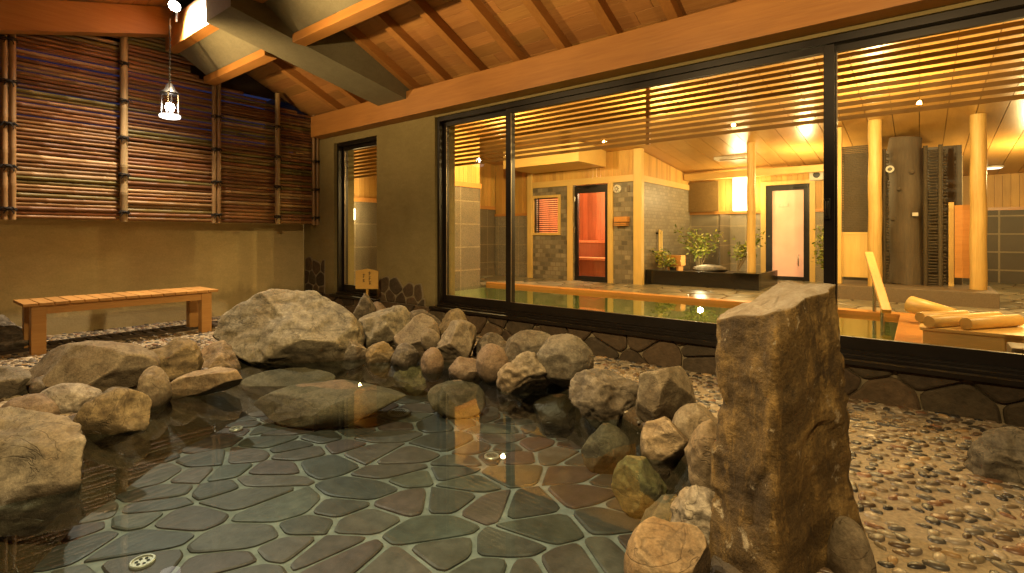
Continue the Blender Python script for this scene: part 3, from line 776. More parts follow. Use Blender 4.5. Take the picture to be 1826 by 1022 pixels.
def bpost(y, zb, zt, r, dbl, light):
    for k, dy in enumerate((-.028, .028) if dbl else (0,)):
        mb = MB(); pts = []; rad = []; z = zb; pts.append((XS+.045, y+dy, z)); rad.append(r)
        while True:
            z += rnd.uniform(.26, .36)
            if z > zt-.05: break
            for dz, rr in ((-.016, 1), (-.005, 1.1), (0, 1.02), (.005, 1.1), (.016, 1)):
                pts.append((XS+.045, y+dy, z+dz)); rad.append(r*rr)
        pts.append((XS+.045, y+dy, zt)); rad.append(r*.97)
        c = rnd.choice(light); mb.tube(pts, rad, 14, c)
        o = mb.build('bamboo_post', M['bpost'], t, recalc=False)
    # rope ties
    for zz in [1.30+.40*i for i in range(5)]:
        if zz > zt-.06: continue
        mb = MB(); w = r*1.25+(.028 if dbl else 0)
        for q in range(3):
            zq = zz+(q-1)*.010; pts = []
            for i in range(17):
                a = 2*PI*i/16; pts.append((XS+.045+(r*1.22)*math.cos(a), y+w*math.sin(a), zq+.006*math.sin(a*2+q)))
            mb.tube(pts, .0045, 5, cap=False)
        for s_ in (-1, 1):
            e = rnd.uniform(.05, .08)
            mb.tube([(XS+.045+r*1.2, y, zz), (XS+.05+r*1.3, y+s_*e*.5, zz+.018), (XS+.045+r, y+s_*e, zz+rnd.uniform(-.03, .02))], .0048, 5)
            mb.tube([(XS+.045+r*1.2, y, zz), (XS+.05+r*1.3, y+s_*.025, zz-.02), (XS+.045+r*1.1, y+s_*.035, zz-.045)], .0045, 5)
        mb.tube([(XS+.045+r*1.25, y-.018, zz), (XS+.06+r*1.25, y, zz+.005), (XS+.045+r*1.25, y+.018, zz-.003)], .011, 6)
        mb.build('rope_tie', M['rope'], o, recalc=False)
lt = [(.46, .31, .14), (.42, .27, .115), (.50, .35, .17)]; bd = [(.42, .26, .11), (.38, .22, .09)]
for px, dbl, r, pl, up in ((15, True, .026, bd, 3.1), (221, False, .036, lt, 3.2), (386, True, .024, bd, 2.93), (495, False, .032, lt, 2.95), (563, True, .024, bd, 2.76)):
    y = onX(px, 300, XS+.045).y
    bpost(y, 1.20, up, r, dbl, pl)
mb = MB()
for z in (1.5, 2.1, 2.6):
    mb.tube([(XS-.075, ybays[0], z), (XS-.075, ybays[-1]-.02, z)], .028, 8)
mb.build('back_rail', M['dark'], t, recalc=False)

# ------------------------------------------------------------------ bench
t = thing('bench', 'long orange wooden bench with slatted seat in front of the plaster wall', 'bench', (-6.25, 1.6, 0))
x0, x1, y0, y1, zt_ = -6.50, -6.02, .80, 2.37, .46
rnd = random.Random(4); y = y0; k = 0; nb = 15; w = (y1-y0)/nb
mb = MB()
for i in range(nb):
    c = (rnd.uniform(.85, 1.12),)*3
    mb.box(x0-.01, x1+.01, y0+i*w+.004, y0+(i+1)*w-.004, zt_-.026, zt_+rnd.uniform(-.001, .001), c, bev=.003)
mb.build('seat', M['benchx'], t)
mb = MB(); mb.box(x0+.03, x0+.065, y0+.15, y1-.15, zt_-.105, zt_-.0275); mb.box(x1-.065, x1-.03, y0+.15, y1-.15, zt_-.105, zt_-.0275)
mb.build('apron', M['bench'], t)
for (lx, ly) in ((x0+.02, y0+.06), (x1-.12, y0+.06), (x0+.02, y1-.16), (x1-.12, y1-.16)):
    mb = MB(); mb.box(lx, lx+.10, ly, ly+.10, .0, zt_-.028, bev=.005); mb.build('leg', M['bench'], t)

# ------------------------------------------------------------------ window wall
t = thing('bath_house_wall', 'olive plaster wall with dark framed windows and a low crazy paved stone plinth', 'wall', (-2.5, 4.0, 0))
YW = 4.06
mb = MB()
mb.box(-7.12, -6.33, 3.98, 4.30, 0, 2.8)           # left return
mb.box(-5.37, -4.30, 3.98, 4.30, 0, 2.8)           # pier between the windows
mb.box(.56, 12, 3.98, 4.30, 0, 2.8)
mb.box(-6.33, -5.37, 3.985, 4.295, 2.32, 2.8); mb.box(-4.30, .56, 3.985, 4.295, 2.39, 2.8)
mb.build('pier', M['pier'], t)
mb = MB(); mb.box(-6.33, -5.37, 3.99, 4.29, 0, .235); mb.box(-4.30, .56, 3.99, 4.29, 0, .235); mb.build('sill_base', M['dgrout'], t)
# plinth stones
rnd = random.Random(8)
cpl = [(.085, .055, .030), (.11, .07, .038), (.07, .05, .03), (.13, .085, .045), (.095, .07, .04)]
mb = MB()
def pl3(u, v, h): return Vector((u, 3.955-h, v))
mb.box(-7.1, -5.37, 3.958, 3.9785, -.02, .23, None, 0); mb.box(-5.37, 1.4, 3.958, 3.9785, -.02, .235, None, 0)
mb.box(1.4, 8, 3.958, 3.9785, -.02, .235, None, 0)
pts = jitter_pts(-7.2, -.28, 3.6, .6, .30, .36, rnd, .05)
cl = [(c, [(max(-7.08, min(3.4, p[0])), max(-.01, min(.232, p[1]))) for p in poly]) for c, poly in cells(pts, (-7.3, -.4, 3.7, .7), .011, chaikin=2, round_=.12)]
cl = [(c, poly) for c, poly in cl if max(p[1] for p in poly)-min(p[1] for p in poly) > .03]
flag_mesh(mb, cl, pl3, .024, cpl, rnd, 1, .016, .07)
mb.build('plinth', [M['mgrout'], M['clad']], t, recalc=False)
# stone cladding, curved heads, on the pier
def cladding(x0, x1, heads, base):
    mb = MB()
    pts = jitter_pts(x0-.3, -.1, x1+.3, 1.0, .20, .3, rnd)
    cl = cells(pts, (x0-.5, -.3, x1+.5, 1.2), .014, chaikin=2, round_=.2)
    def hz(x): return heads(x)
    keep = []
    for c, poly in cl:
        cx = sum(p[0] for p in poly)/len(poly); cz = sum(p[1] for p in poly)/len(poly)
        if x0-.02 < cx < x1+.02 and .2 < cz < hz(cx)-.02:
            keep.append((c, [(max(x0, min(x1, p[0])), max(.236, p[1])) for p in poly]))
    flag_mesh(mb, keep, lambda u, v, h: Vector((u, 3.978-h, v)), .022, cpl, rnd, 1, .016)
    bk = [(c, [(max(x0-.004, min(x1+.004, p[0])), max(.236, p[1])) for p in poly]) for c, poly in cells(pts, (x0-.5, -.3, x1+.5, 1.2), -.012, chaikin=2, round_=.2) if any(c == k[0] for k in keep)]
    flag_mesh(mb, bk, lambda u, v, h: Vector((u, 3.9785-h, v)), .012, [(1, 1, 1)], random.Random(1), 0, .004)
    mb.build('stone_cladding', [M['mgrout'], M['clad']], t, recalc=False)
cladding(-5.36, -4.46, lambda x: .62-.06*(x+5.36), 0)
cladding(-7.05, -6.55, lambda x: .78 - abs(x+6.85)*.35, 0)
# windows
def window(x0, x1, zb, zt, mull, jamb_r=True):
    fr = MB(); y0, y1 = 4.01, 4.16
    fr.box(x0, x0+.035, y0, y1, zb, zt); 
    if jamb_r: fr.box(x1-.035, x1, y0, y1, zb, zt)
    fr.box(x0+.036, x1-.036, y0, y1, zt-.05, zt); fr.box(x0+.036, x1-.036, y0, y1, zb, zb+.05)
    fr.box(x0-.02, x1+.02, 3.90, y0-.002, zb-.012, zb+.016)   # projecting sill
    fr.box(x0+.036, x1-.036, 3.965, y0-.002, zb+.018, zb+.035)
    W = fr.build('window', M['frame'], t)
    edges = [x0+.036]+list(mull)+[x1-.036]
    for i in range(len(edges)-1):
        a, b = edges[i], edges[i+1]; off = .0 if i % 2 else .045
        ya, yb = 4.035+off, 4.07+off
        s = MB(); st = .035
        s.box(a+(0 if i == 0 else -.028), a+st, ya, yb, zb+.052, zt-.052); s.box(b-st, b+(0 if i == len(edges)-2 else .028), ya, yb, zb+.052, zt-.052)
        s.box(a+st+.001, b-st-.001, ya, yb, zt-.098, zt-.052); s.box(a+st+.001, b-st-.001, ya, yb, zb+.052, zb+.135)
        s.build('sash', M['frame'], W)
        g = MB(); yy = (ya+yb)/2; g.quad((a+st-.004, yy, zb+.131), (b-st+.004, yy, zb+.131), (b-st+.004, yy, zt-.094), (a+st-.004, yy, zt-.094))
        g.build('pane', M['glass'], W, recalc=False)
        gg = MB(); gg.box(a+st+.0005, a+st+.006, yy-.010, ya+.0, zb+.135, zt-.098); gg.build('glazing_bead', M['rail'], W)
    return W
Wn = window(-6.30, -5.30, .235, 2.325, [])
Wm = window(-4.29, .55, .237, 2.392, [-3.275, -.475])
h = MB(); h.box(-.50, -.47, 4.005, 4.033, 1.16, 1.30, bev=.005); h.tube([(-.485, 4.0, 1.28), (-.485, 3.985, 1.25), (-.485, 4.0, 1.18)], .008, 8); h.build('latch', M['black'], Wm)

# ------------------------------------------------------------------ pavilion roof
SL = .46
ZE, YE = 2.70, 3.93
YR = 2.15
def zr(Y): return ZE+SL*(YE-Y) if Y >= YR else ZE+SL*(YE-YR)-.28*(YR-Y)
t = thing('pavilion_roof', 'open timber roof with rafters, board lining, tie beam and plaster soffit above the pool', 'roof', (-2.5, 2.2, 2.4))
mb = MB(); mb.box(-6.62, 6, 3.80, 3.978, 2.415, 2.70, bev=.006); mb.build('eaves_beam', M['cedar'], t)
rnd = random.Random(31); mb = MB()
Y = 4.2; bw = .125
while Y > YR-3.4:
    ya, yb = Y, Y-bw+.004; x = -7.0+rnd.uniform(-.6, 0)
    if not (yb < YR < ya):
        while x < 6:
            L = rnd.choice([.5, 1.0, 1.0, 1.5]); xa, xb = max(x, -6.95), min(x+L-.003, 6)
            if xb-xa > .02:
                k = rnd.uniform(.78, 1.15); c = (k, k*rnd.uniform(.95, 1.05), k)
                pa = [(xa, ya, zr(ya)+.095), (xb, ya, zr(ya)+.095), (xb, yb, zr(yb)+.095), (xa, yb, zr(yb)+.095)]
                mb.prism(pa, (0, 0, .018), c)
            x += L
    Y -= bw
mb.build('deck', M['deck'], t)
mb = MB(); mb.prism([(-6.7, 4.3, zr(4.3)+.12), (6.2, 4.3, zr(4.3)+.12), (6.2, YR, zr(YR)+.12), (-6.7, YR, zr(YR)+.12)], (0, 0, .08))
mb.prism([(-6.7, YR-.002, zr(YR)+.118), (6.2, YR-.002, zr(YR)+.118), (6.2, -1.6, zr(-1.6)+.118), (-6.7, -1.6, zr(-1.6)+.118)], (0, 0, .08)); mb.build('roof_cover', M['dark'], t)
X = -6.08
for i in range(14):
    if abs(X+4.85) > .26:
        mb = MB(); a = (X, 3.97, zr(3.97)+.045); b = (X, YR+.02, zr(YR+.02)+.045); mb.bar(a, b, .085, .10, bev=.004); mb.build('rafter', M['cedar_y'], t)
    X += .51
# ridge beam and plastered cross wall with its trim
mb = MB(); mb.box(-6.62, 6, 2.05, 2.17, 3.12, 3.45, bev=.005); mb.build('ridge_beam', M['cedar'], t)
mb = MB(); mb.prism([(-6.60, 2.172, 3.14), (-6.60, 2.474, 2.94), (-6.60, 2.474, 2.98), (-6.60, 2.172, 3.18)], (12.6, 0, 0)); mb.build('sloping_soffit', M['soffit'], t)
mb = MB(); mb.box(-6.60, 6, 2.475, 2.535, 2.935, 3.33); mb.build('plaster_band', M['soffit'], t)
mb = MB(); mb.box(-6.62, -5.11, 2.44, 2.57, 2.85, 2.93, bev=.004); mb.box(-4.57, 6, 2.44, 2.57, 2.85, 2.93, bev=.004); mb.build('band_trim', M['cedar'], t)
def zs(Y): return 2.585+.205*(3.93-Y)
mb = MB(); ya, yb = 3.96, 1.9
mb.prism([(-5.10, ya, zs(ya)), (-5.10, yb, zs(yb)), (-5.10, yb, zr(2.2)+.05), (-5.10, 2.2, zr(2.2)+.05), (-5.10, ya, zr(ya)+.05)], (.52, 0, 0)); mb.build('plaster_girder', M['soffit'], t)
# barge beam on the camera-side slope
def zbar(Y): return 2.905+.277*(Y-.72)
mb = MB(); mb.prism([(-6.62, 2.13, zbar(2.13)), (-6.62, -1.5, zbar(-1.5)), (-6.62, -1.5, zbar(-1.5)+.30), (-6.62, 2.13, zbar(2.13)+.30)], (.15, 0, 0)); mb.build('barge_beam', M['cedar_y'], t)
# dark gable boarding beyond the screen
mb = MB(); mb.box(-7.0, -6.96, -2.0, 3.97, 2.93, 3.75); mb.build('gable_board', M['dark'], t)

# ------------------------------------------------------------------ lantern and spotlight
lp = P(303, 205, 5.05)
t = thing('hanging_lantern', 'small glowing metal lantern hanging in front of the bamboo screen', 'lantern', lp)
mb = MB(); r = .082
def ringpts(rr, z, n=20): return [(lp.x+rr*math.cos(2*PI*i/n), lp.y+rr*math.sin(2*PI*i/n), lp.z+z) for i in range(n+1)]
def lathe(mb, prof, c0, n=20):
    vs = []; 
    for (rr, z) in prof: vs += [(c0.x+rr*math.cos(2*PI*i/n), c0.y+rr*math.sin(2*PI*i/n), c0.z+z) for i in range(n)]
    fs = [[k*n+i, k*n+(i+1) % n, (k+1)*n+(i+1) % n, (k+1)*n+i] for k in range(len(prof)-1) for i in range(n)]
    mb.add(vs, fs, None, 0, True)
lathe(mb, [(.0, -.035), (.07, -.035), (.088, -.028), (.092, -.01), (.088, .0), (.0, .002)], lp); mb.build('base', M['base_glow'], t)
mb = MB(); lathe(mb, [(.02, .31), (.03, .29), (.05, .245), (.085, .215), (.09, .205), (.0, .20)], lp); mb.build('cap', M['black'], t)
for i in range(4):
    a = PI/4+i*PI/2+.3; mb = MB(); mb.tube([(lp.x+.076*math.cos(a), lp.y+.076*math.sin(a), lp.z), (lp.x+.07*math.cos(a), lp.y+.07*math.sin(a), lp.z+.205)], .0075, 8); mb.build('upright', M['steel'], t)
mb = MB(); lathe(mb, [(.055, .01), (.062, .06), (.062, .13), (.05, .19)], lp); mb.build('chimney', M['lglass'], t, recalc=False)
mb = MB(); lathe(mb, [(.0, .035), (.03, .045), (.042, .075), (.03, .11), (.0, .125)], lp); mb.build('bulb', M['bulb'], t)
mb = MB(); top = 3.14; ch = lp.z+.31; k = 0
while ch < 3.1:
    pts = []
    for i in range(9):
        a = 2*PI*i/8; u = .008*math.cos(a); pts.append((lp.x+(u if k % 2 else 0), lp.y+(0 if k % 2 else u), ch+.018*math.sin(a)+.018))
    mb.tube(pts, .0028, 5, cap=False); ch += .03; k += 1
mb.build('chain', M['black'], t, recalc=False)
mb = MB(); mb.tube([(lp.x, lp.y, lp.z+.30), (lp.x, lp.y, 3.2)], .003, 5); mb.build('cord', M['black'], t)
hp = P(287, 138, 5.25)
t2 = thing('spotlight', 'blazing white spotlight fixed under the roof ridge above the bamboo screen', 'spotlight', P(312, 10, 5.3))
q = Vector(t2.location)
mb = MB(); n_ = 20; ax = Vector((.55, -.45, -.7)).normalized(); s1 = ax.cross(Vector((0, 0, 1))).normalized(); s2 = s1.cross(ax)
mb.tube([q-ax*.13, q-ax*.06, q-ax*.0, q+ax*.015], [.03, .05, .058, .06], 18); mb.build('housing', M['black'], t2)
mb = MB(); mb.tube([q+ax*.016, q+ax*.022], [.055, .05], 18); mb.build('lens', M['bulb2'], t2)
mb = MB(); mb.tube([q-ax*.08, (q.x-.03, q.y+.02, 3.28), (q.x-.04, q.y+.03, 3.42)], .012, 8); mb.build('bracket', M['black'], t2)

def light(name, kind, loc, energy, c, r=.1, **k):
    l = bpy.data.lights.new(name, kind); l.energy = energy; l.color = c
    if kind in ('POINT', 'SPOT'): l.shadow_soft_size = r
    o = bpy.data.objects.new(name, l); col.objects.link(o); o.location = loc
    for a, b in k.items(): setattr(l, a, b)
    return o
def aim(o, tgt): o.rotation_euler = (Vector(tgt)-Vector(o.location)).to_track_quat('-Z', 'Y').to_euler()
WARM = (1, .72, .34); NEUT = (1, .80, .55)
light('lantern_light', 'POINT', lp+Vector((0, 0, .08)), 44, (1, .75, .5), .04)
o = light('spot_light', 'SPOT', q+ax*.06, 760, NEUT, .05, spot_size=2.6, spot_blend=.8); aim(o, (-3.9, 1.3, 0))
for x_ in (-5.5, -3.6, -1.8, 0, 1.6): o = light('roof_fill_light', 'SPOT', (x_, 1.45, 2.42), 165, (1, .68, .30), .02, spot_size=1.7, spot_blend=.9); aim(o, (x_+.1, 3.5, 3.15))  # added uplights without fixtures, to brighten rafters, deck and beam
o = light('pool_fill_light', 'SPOT', (-1.5, .35, 2.75), 880, WARM, .03, spot_size=1.9, spot_blend=.9); aim(o, (-2.6, 1.75, 0))  # added fill above the pool, no fixture, lights the rocks from the camera side
o = light('right_fill_light', 'SPOT', (.5, .5, 2.8), 350, WARM, .02, spot_size=1.9, spot_blend=.9); aim(o, (.7, 1.7, 0))  # added fill without a fixture, brightens the pebbles and standing stone

# ------------------------------------------------------------------ sign board
sp = onY(655, 545, 3.70)
t = thing('wooden_sign', 'small wooden notice board with a pointed top and brush writing on a post', 'sign', (sp.x, 3.70, 0))
wx = Vector((RT[0], RT[1], 0)); sn = Vector((-FW[0], -FW[1], 0))
bc = onY(655, 498, 3.70); hw = .135
def sb(u, z, o_=0): return Vector((bc.x, bc.y, 0))+wx*u+sn*o_+Vector((0, 0, z))
zt2, zb2 = onY(655, 479, 3.70).z, onY(655, 515, 3.70).z
mb = MB(); mb.prism([sb(-hw, zb2), sb(hw, zb2), sb(hw, zt2-.028), sb(0, zt2), sb(-hw, zt2-.028)], sn*.022); mb.build('board', M['sign'], t)
mb = MB(); mb.bar(sb(0, .0, -.012), sb(0, zb2+.05, -.012), .045, .024, up=wx); mb.build('post', M['sign'], t)
def stroke(ink, a, b, w=.006):
    A = sb(a[0], a[1], .0225); B = sb(b[0], b[1], .0225); d = (B-A).normalized(); s = d.cross(sn).normalized()*w/2
    ink.prism([A+s, B+s*.6, B-s*.6, A-s], sn*.0015)
zc = (zt2+zb2)/2
for (cx, cz, sc_) in ((.035, zc+.062, 1), (.035, zc+.005, 1), (.037, zc-.048, .9), (-.035, zc+.035, 1), (-.037, zc-.022, .8)):
    ink = MB()
    for a, b in (((-.018, .016), (.018, .018)), ((0, .026), (-.004, -.024)), ((-.016, -.002), (.016, .000)), ((-.012, -.022), (-.002, -.006)), ((.004, -.006), (.018, -.024)))[:rnd.choice([4, 5])]:
        stroke(ink, (cx+a[0]*sc_*rnd.uniform(.8, 1.1), cz+a[1]*sc_), (cx+b[0]*sc_, cz+b[1]*sc_*rnd.uniform(.8, 1.1)))
    ink.build('brush_character', M['ink'], t)

# ------------------------------------------------------------------ inside the bath house
ZF = .10
def zc_(Y): return 2.46+.095*(12-Y)
# floor slab with flagstones
mb = MB(); mb.box(-9, -.02, 7.37, 16, -.45, ZF); mb.box(-.02, 8, 4.31, 16, -.45, ZF); mb.box(-9, -6.5, 4.31, 7.37, -.45, ZF-.002)
struct(mb.build('bath_floor', M['dgrout']))
rnd = random.Random(17)
ipal = [(.30, .27, .19), (.36, .33, .24), (.25, .23, .16), (.42, .38, .28), (.28, .24, .15)]
pts = jitter_pts(-8, 7.2, 4, 14.2, .5, .34, rnd); cl = cells(pts, (-8.2, 7.36, 4.2, 14.3), .03, chaikin=2, round_=.18)
pts2 = jitter_pts(-.2, 4.2, 4, 7.6, .5, .34, rnd)
cl = [(c, p) for c, p in cl if c[1] > 7.5 and not (-6.9 < c[0] < -4.2 and c[1] > 9.1)]
mb = MB(); flag_mesh(mb, cl, lambda u, v, h: Vector((u, v, ZF+h)), .010, ipal, rnd, 0, .012); struct(mb.build('flagstone_paving', M['ifl'], recalc=False))
# ceiling boards
mb = MB(); X = -9
while X < 8:
    k = rnd.uniform(.9, 1.08); xa, xb = X+.004, X+.296
    mb.prism([(xa, 4.3, zc_(4.3)), (xb, 4.3, zc_(4.3)), (xb, 14.2, zc_(14.2)), (xa, 14.2, zc_(14.2))], (0, 0, .02), (k, k, k)); X += .3
mb.prism([(-9, 4.3, zc_(4.3)+.03), (8, 4.3, zc_(4.3)+.03), (8, 14.3, zc_(14.3)+.03), (-9, 14.3, zc_(14.3)+.03)], (0, 0, .1), (.3, .3, .3))
tag(mb.build('bath_ceiling', M['ceil']), 'sloping ceiling of pale cypress boards inside the bath house', 'ceiling')
mb = MB(); mb.box(-9, 8, 4.305, 4.36, 2.45, 3.4); tag(mb.build('window_head', M['hinoki_x']), 'cypress board band above the inside of the windows', 'panel')
# boards helper
def boards(mb, ax, u0, u1, fixed, z0, z1, w=.11, th=.015, sign=-1, pal=None):
    u = u0
    while u < u1-.01:
        ub = min(u+w, u1); k = rnd.uniform(.78, 1.10); c = (k, k*rnd.uniform(.94, 1.02), k)
        zt = z1(fixed if ax == 'x' else u) if callable(z1) else z1
        if ax == 'x': mb.box(u+.002, ub-.002, fixed, fixed+sign*th, z0, zt, c)
        else: mb.box(fixed, fixed+sign*th, u+.002, ub-.002, z0, zt, c)
        u += w
# hot bath
t = thing('indoor_bath', 'large sunken bath with an orange cypress rim inside the window', 'bath', (-3.2, 5.7, .0))
mb = MB(); mb.box(-6.5, -.02, 4.31, 7.37, -.50, -.42); mb.box(-6.5, -6.44, 4.31, 7.37, -.419, .06); mb.box(-6.439, -.081, 7.31, 7.37, -.419, .06); mb.box(-.08, -.02, 4.31, 7.37, -.419, .06); mb.box(-6.439, -.081, 4.31, 4.36, -.419, .06)
mb.build('basin', M['ipool'], t)
mb = MB(); mb.box(-6.40, -.02, 7.22, 7.40, .062, .165, bev=.008); mb.box(-.17, .03, 4.37, 7.218, .062, .163, bev=.008); mb.build('rim', M['rim'], t)
mb = MB(); mb.quad((-6.44, 4.36, .115), (-.1, 4.36, .115), (-.1, 7.3, .115), (-6.44, 7.3, .115)); mb.build('water', M['iwater'], t, recalc=False)

# slatted louver screen
YL = 4.95
t = thing('slat_screen', 'hanging screen of horizontal cypress slats just inside the window', 'slat screen', (-3, YL, 2.04))
mb = MB(); z = 1.995
while z < 2.86:
    mb.bar((-7.7, YL, z+.013), (2.2, YL, z+.013), .030, .034, up=Vector((0, -.15, 1)), bev=.002); z += .0565
mb.build('slat_panel', M['slat'], t)
for px in (1152, 520, 1900):
    x = onY(px, 250, YL).x; mb = MB(); mb.box(x-.018, x+.018, YL+.034, YL+.07, 1.99, 2.9); mb.build('hanger', M['slat'], t)
mb = MB(); mb.box(-7.7, 2.2, YL-.05, YL+.05, 2.87, 3.1); mb.build('head_rail', M['slat'], t)

# left side walls
t = thing('side_wall', 'granite clad side wall with cypress boards above at the left end of the bath', 'wall', (-7.2, 6.5, ZF))
mb = MB(); mb.box(-7.9, -6.45, 6.02, 7.12, -.3, 1.93); mb.build('granite_cladding', M['granite_y'], t)
mb = MB(); mb.box(-7.9, -6.432, 6.00, 7.14, 1.93, 2.02, bev=.004); mb.build('dado_rail', M['rim'], t)
mb = MB(); boards(mb, 'y', 6.02, 7.12, -6.46, 2.02, lambda u: zc_(u)-.002, sign=-1); mb.box(-7.9, -6.48, 6.03, 7.11, 2.021, zc_(6.6)-.06, (.9, .9, .9)); mb.build('wall_boards', M['boardz'], t)
t = thing('end_wall', 'far end wall with granite tiles and boards seen through the narrow window', 'wall', (-8, 6.5, ZF))
mb = MB(); mb.box(-8.1, -7.92, 4.3, 9.4, -.3, 1.66); mb.build('granite_cladding', M['granite_y'], t)
mb = MB(); mb.box(-8.1, -7.90, 4.3, 9.4, 1.66, 1.74, bev=.004); mb.build('dado_rail', M['rim'], t)
mb = MB(); boards(mb, 'y', 4.3, 9.4, -7.94, 1.74, lambda u: zc_(u)-.002); mb.build('wall_boards', M['boardz'], t)
# recess wall left of the sauna
t = thing('recess_wall', 'narrow wall of orange boards over granite between side wall and sauna', 'wall', (-7.3, 9.3, ZF))
mb = MB(); mb.box(-7.9, -6.86, 9.25, 9.4, -.2, 1.5); mb.build('granite_cladding', M['granite'], t)
mb = MB(); mb.box(-7.9, -6.86, 9.23, 9.4, 1.5, 1.56); mb.build('dado_rail', M['rim'], t)
mb = MB(); boards(mb, 'x', -7.9, -6.86, 9.28, 1.56, lambda y: zc_(9.3), .10); mb.build('wall_boards', M['boardz'], t)

# sauna cabin
YS = 9.2; XC = -4.22
t = thing('sauna_cabin', 'small tiled sauna cabin with cypress posts, a glass door and a little window', 'sauna', (-5.5, 9.2, ZF))
def sx(px): return onY(px, 400, YS).x
wx0, wx1 = sx(953), sx(996); wz1, wz0 = onY(975, 353, YS).z, onY(975, 415, YS).z
dx0, dx1 = sx(1024), sx(1083); dz1 = 2.10
mb = MB(); th = .14
XL = -6.85
mb.box(XL, wx0, YS, YS+th, ZF-.1, 2.10); mb.box(wx0, wx1, YS, YS+th, ZF-.1, wz0); mb.box(wx0, wx1, YS, YS+th, wz1, 2.10)
mb.box(wx1, dx0, YS, YS+th, ZF-.1, 2.10); mb.box(dx1, XC, YS, YS+th, ZF-.1, 2.10); mb.build('tiled_front', M['mosaic'], t)
mb = MB(); mb.box(XC-.13, XC, YS+th+.002, 11.99, ZF-.1, 2.10); mb.build('tiled_side', M['mosaic_y'], t)
mb = MB(); mb.box(XL, XC+.012, YS-.025, YS+th, 2.101, 2.23, bev=.004); mb.box(XC-.14, XC+.02, YS+th+.002, 11.99, 2.102, 2.225, bev=.004); mb.build('band_beam', M['hinoki_x'], t)
mb = MB(); boards(mb, 'x', XL, XC, YS+.02, 2.232, zc_(YS)-.003, .09); boards(mb, 'y', YS+.1, 11.98, XC-.02, 2.228, lambda u: zc_(u+.1)-.003, .09, sign=1); mb.build('upper_boards', M['boardz'], t)
def post(xa, xb, ya, yb, zt, nm='post'):
    mb = MB(); mb.box(xa, xb, ya, yb, ZF, zt, bev=.006); return mb.build(nm, M['hinoki'], t)
post(XC-.085, XC+.085, YS-.07, YS+.05, zc_(YS)-.005)
post(sx(1013), sx(1022), YS-.04, YS-.001, 2.10); post(sx(1085), sx(1094), YS-.04, YS-.001, 2.10)
post(XL-.02, XL+.10, YS-.05, YS+.08, zc_(YS)-.005)
mb = MB(); f = .055
mb.box(wx0-f, wx0, YS-.035, YS+.05, wz0-f, wz1+f); mb.box(wx1, wx1+f, YS-.035, YS+.05, wz0-f, wz1+f); mb.box(wx0, wx1, YS-.035, YS+.05, wz1, wz1+f); mb.box(wx0, wx1, YS-.035, YS+.05, wz0-f, wz0)
wn = mb.build('window', M['hinoki'], t)
mb = MB(); mb.quad((wx0, YS+.06, wz0), (wx1, YS+.06, wz0), (wx1, YS+.06, wz1), (wx0, YS+.06, wz1)); mb.build('pane', M['glass'], wn, recalc=False)
mb = MB(); z = wz0+.02
while z < wz1: mb.box(wx0+.003, wx1-.003, YS+.075, YS+.10, z, z+.018); z += .045
mb.build('blind', M['sauna_wood'], wn)
mb = MB(); f = .06
mb.box(dx0, dx0+f*1.3, YS+.01, YS+.07, ZF, dz1-.01); mb.box(dx1-f, dx1, YS+.01, YS+.07, ZF, dz1-.01); mb.box(dx0+f*1.3, dx1-f, YS+.01, YS+.07, dz1-.17, dz1-.01); mb.box(dx0+f*1.3, dx1-f, YS+.01, YS+.07, ZF, ZF+.11)
dr = mb.build('door', M['black'], t)
mb = MB(); mb.quad((dx0+f, YS+.04, ZF+.1), (dx1-f, YS+.04, ZF+.1), (dx1-f, YS+.04, dz1-.1), (dx0+f, YS+.04, dz1-.1)); mb.build('pane', M['glass'], dr, recalc=False)
mb = MB(); mb.box(dx0+.09, dx0+.35, YS-.02, YS+.008, dz1-.075, dz1-.03); mb.tube([(dx0+.2, YS-.02, dz1-.05), (dx0+.42, YS-.09, dz1-.04), (dx0+.55, YS-.0, dz1-.04)], .01, 6); mb.build('closer', M['black'], dr)
for zz in (.5, 1.1, 1.75):
    mb = MB(); mb.tube([(dx0+.012, YS-.004, zz), (dx0+.012, YS-.004, zz+.12)], .013, 8); mb.build('hinge', M['steel'], dr)
# hot room inside
mb = MB(); boards(mb, 'x', XL+.1, XC-.15, 11.0, ZF, 2.4, .12, pal=1); boards(mb, 'y', YS+.2, 11, XL+.12, ZF, 2.4, .12, sign=1); boards(mb, 'y', YS+.2, 11, XC-.16, ZF, 2.4, .12, sign=-1)
mb.box(XL+.1, XC-.15, YS+.2, 11, 2.4, 2.42, (.8, .8, .8)); mb.box(XL+.1, XC-.15, YS+.15, 11, ZF-.05, ZF+.01, (.9, .8, .7)); mb.build('hot_room_lining', M['sauna_wood'], t)
mb = MB(); mb.box(XL+.2, XC-.2, 9.95, 10.45, .50, .55, (1.35, 1.35, 1.3)); mb.box(XL+.2, XC-.2, 10.451, 10.97, .88, .93, (1.35, 1.35, 1.3)); mb.box(XL+.2, XC-.2, 10.0, 10.03, ZF+.012, .499, (.55, .5, .5)); mb.box(XL+.2, XC-.2, 10.46, 10.49, .551, .879, (.6, .55, .55)); mb.build('hot_room_bench', M['sauna_wood'], t)  # seat tops lighter, fronts darker: light and shade put into the colour
mb = MB(); x_ = dx0+.30; mb.box(x_-.06, x_, 10.25, 10.33, .551, 2.39, (1.3, 1.35, 1.4)); mb.build('hot_room_post', M['hinoki'], t)
light('sauna_light', 'POINT', (-5.0, 10.0, 2.2), 260, (1, .72, .46), .12)

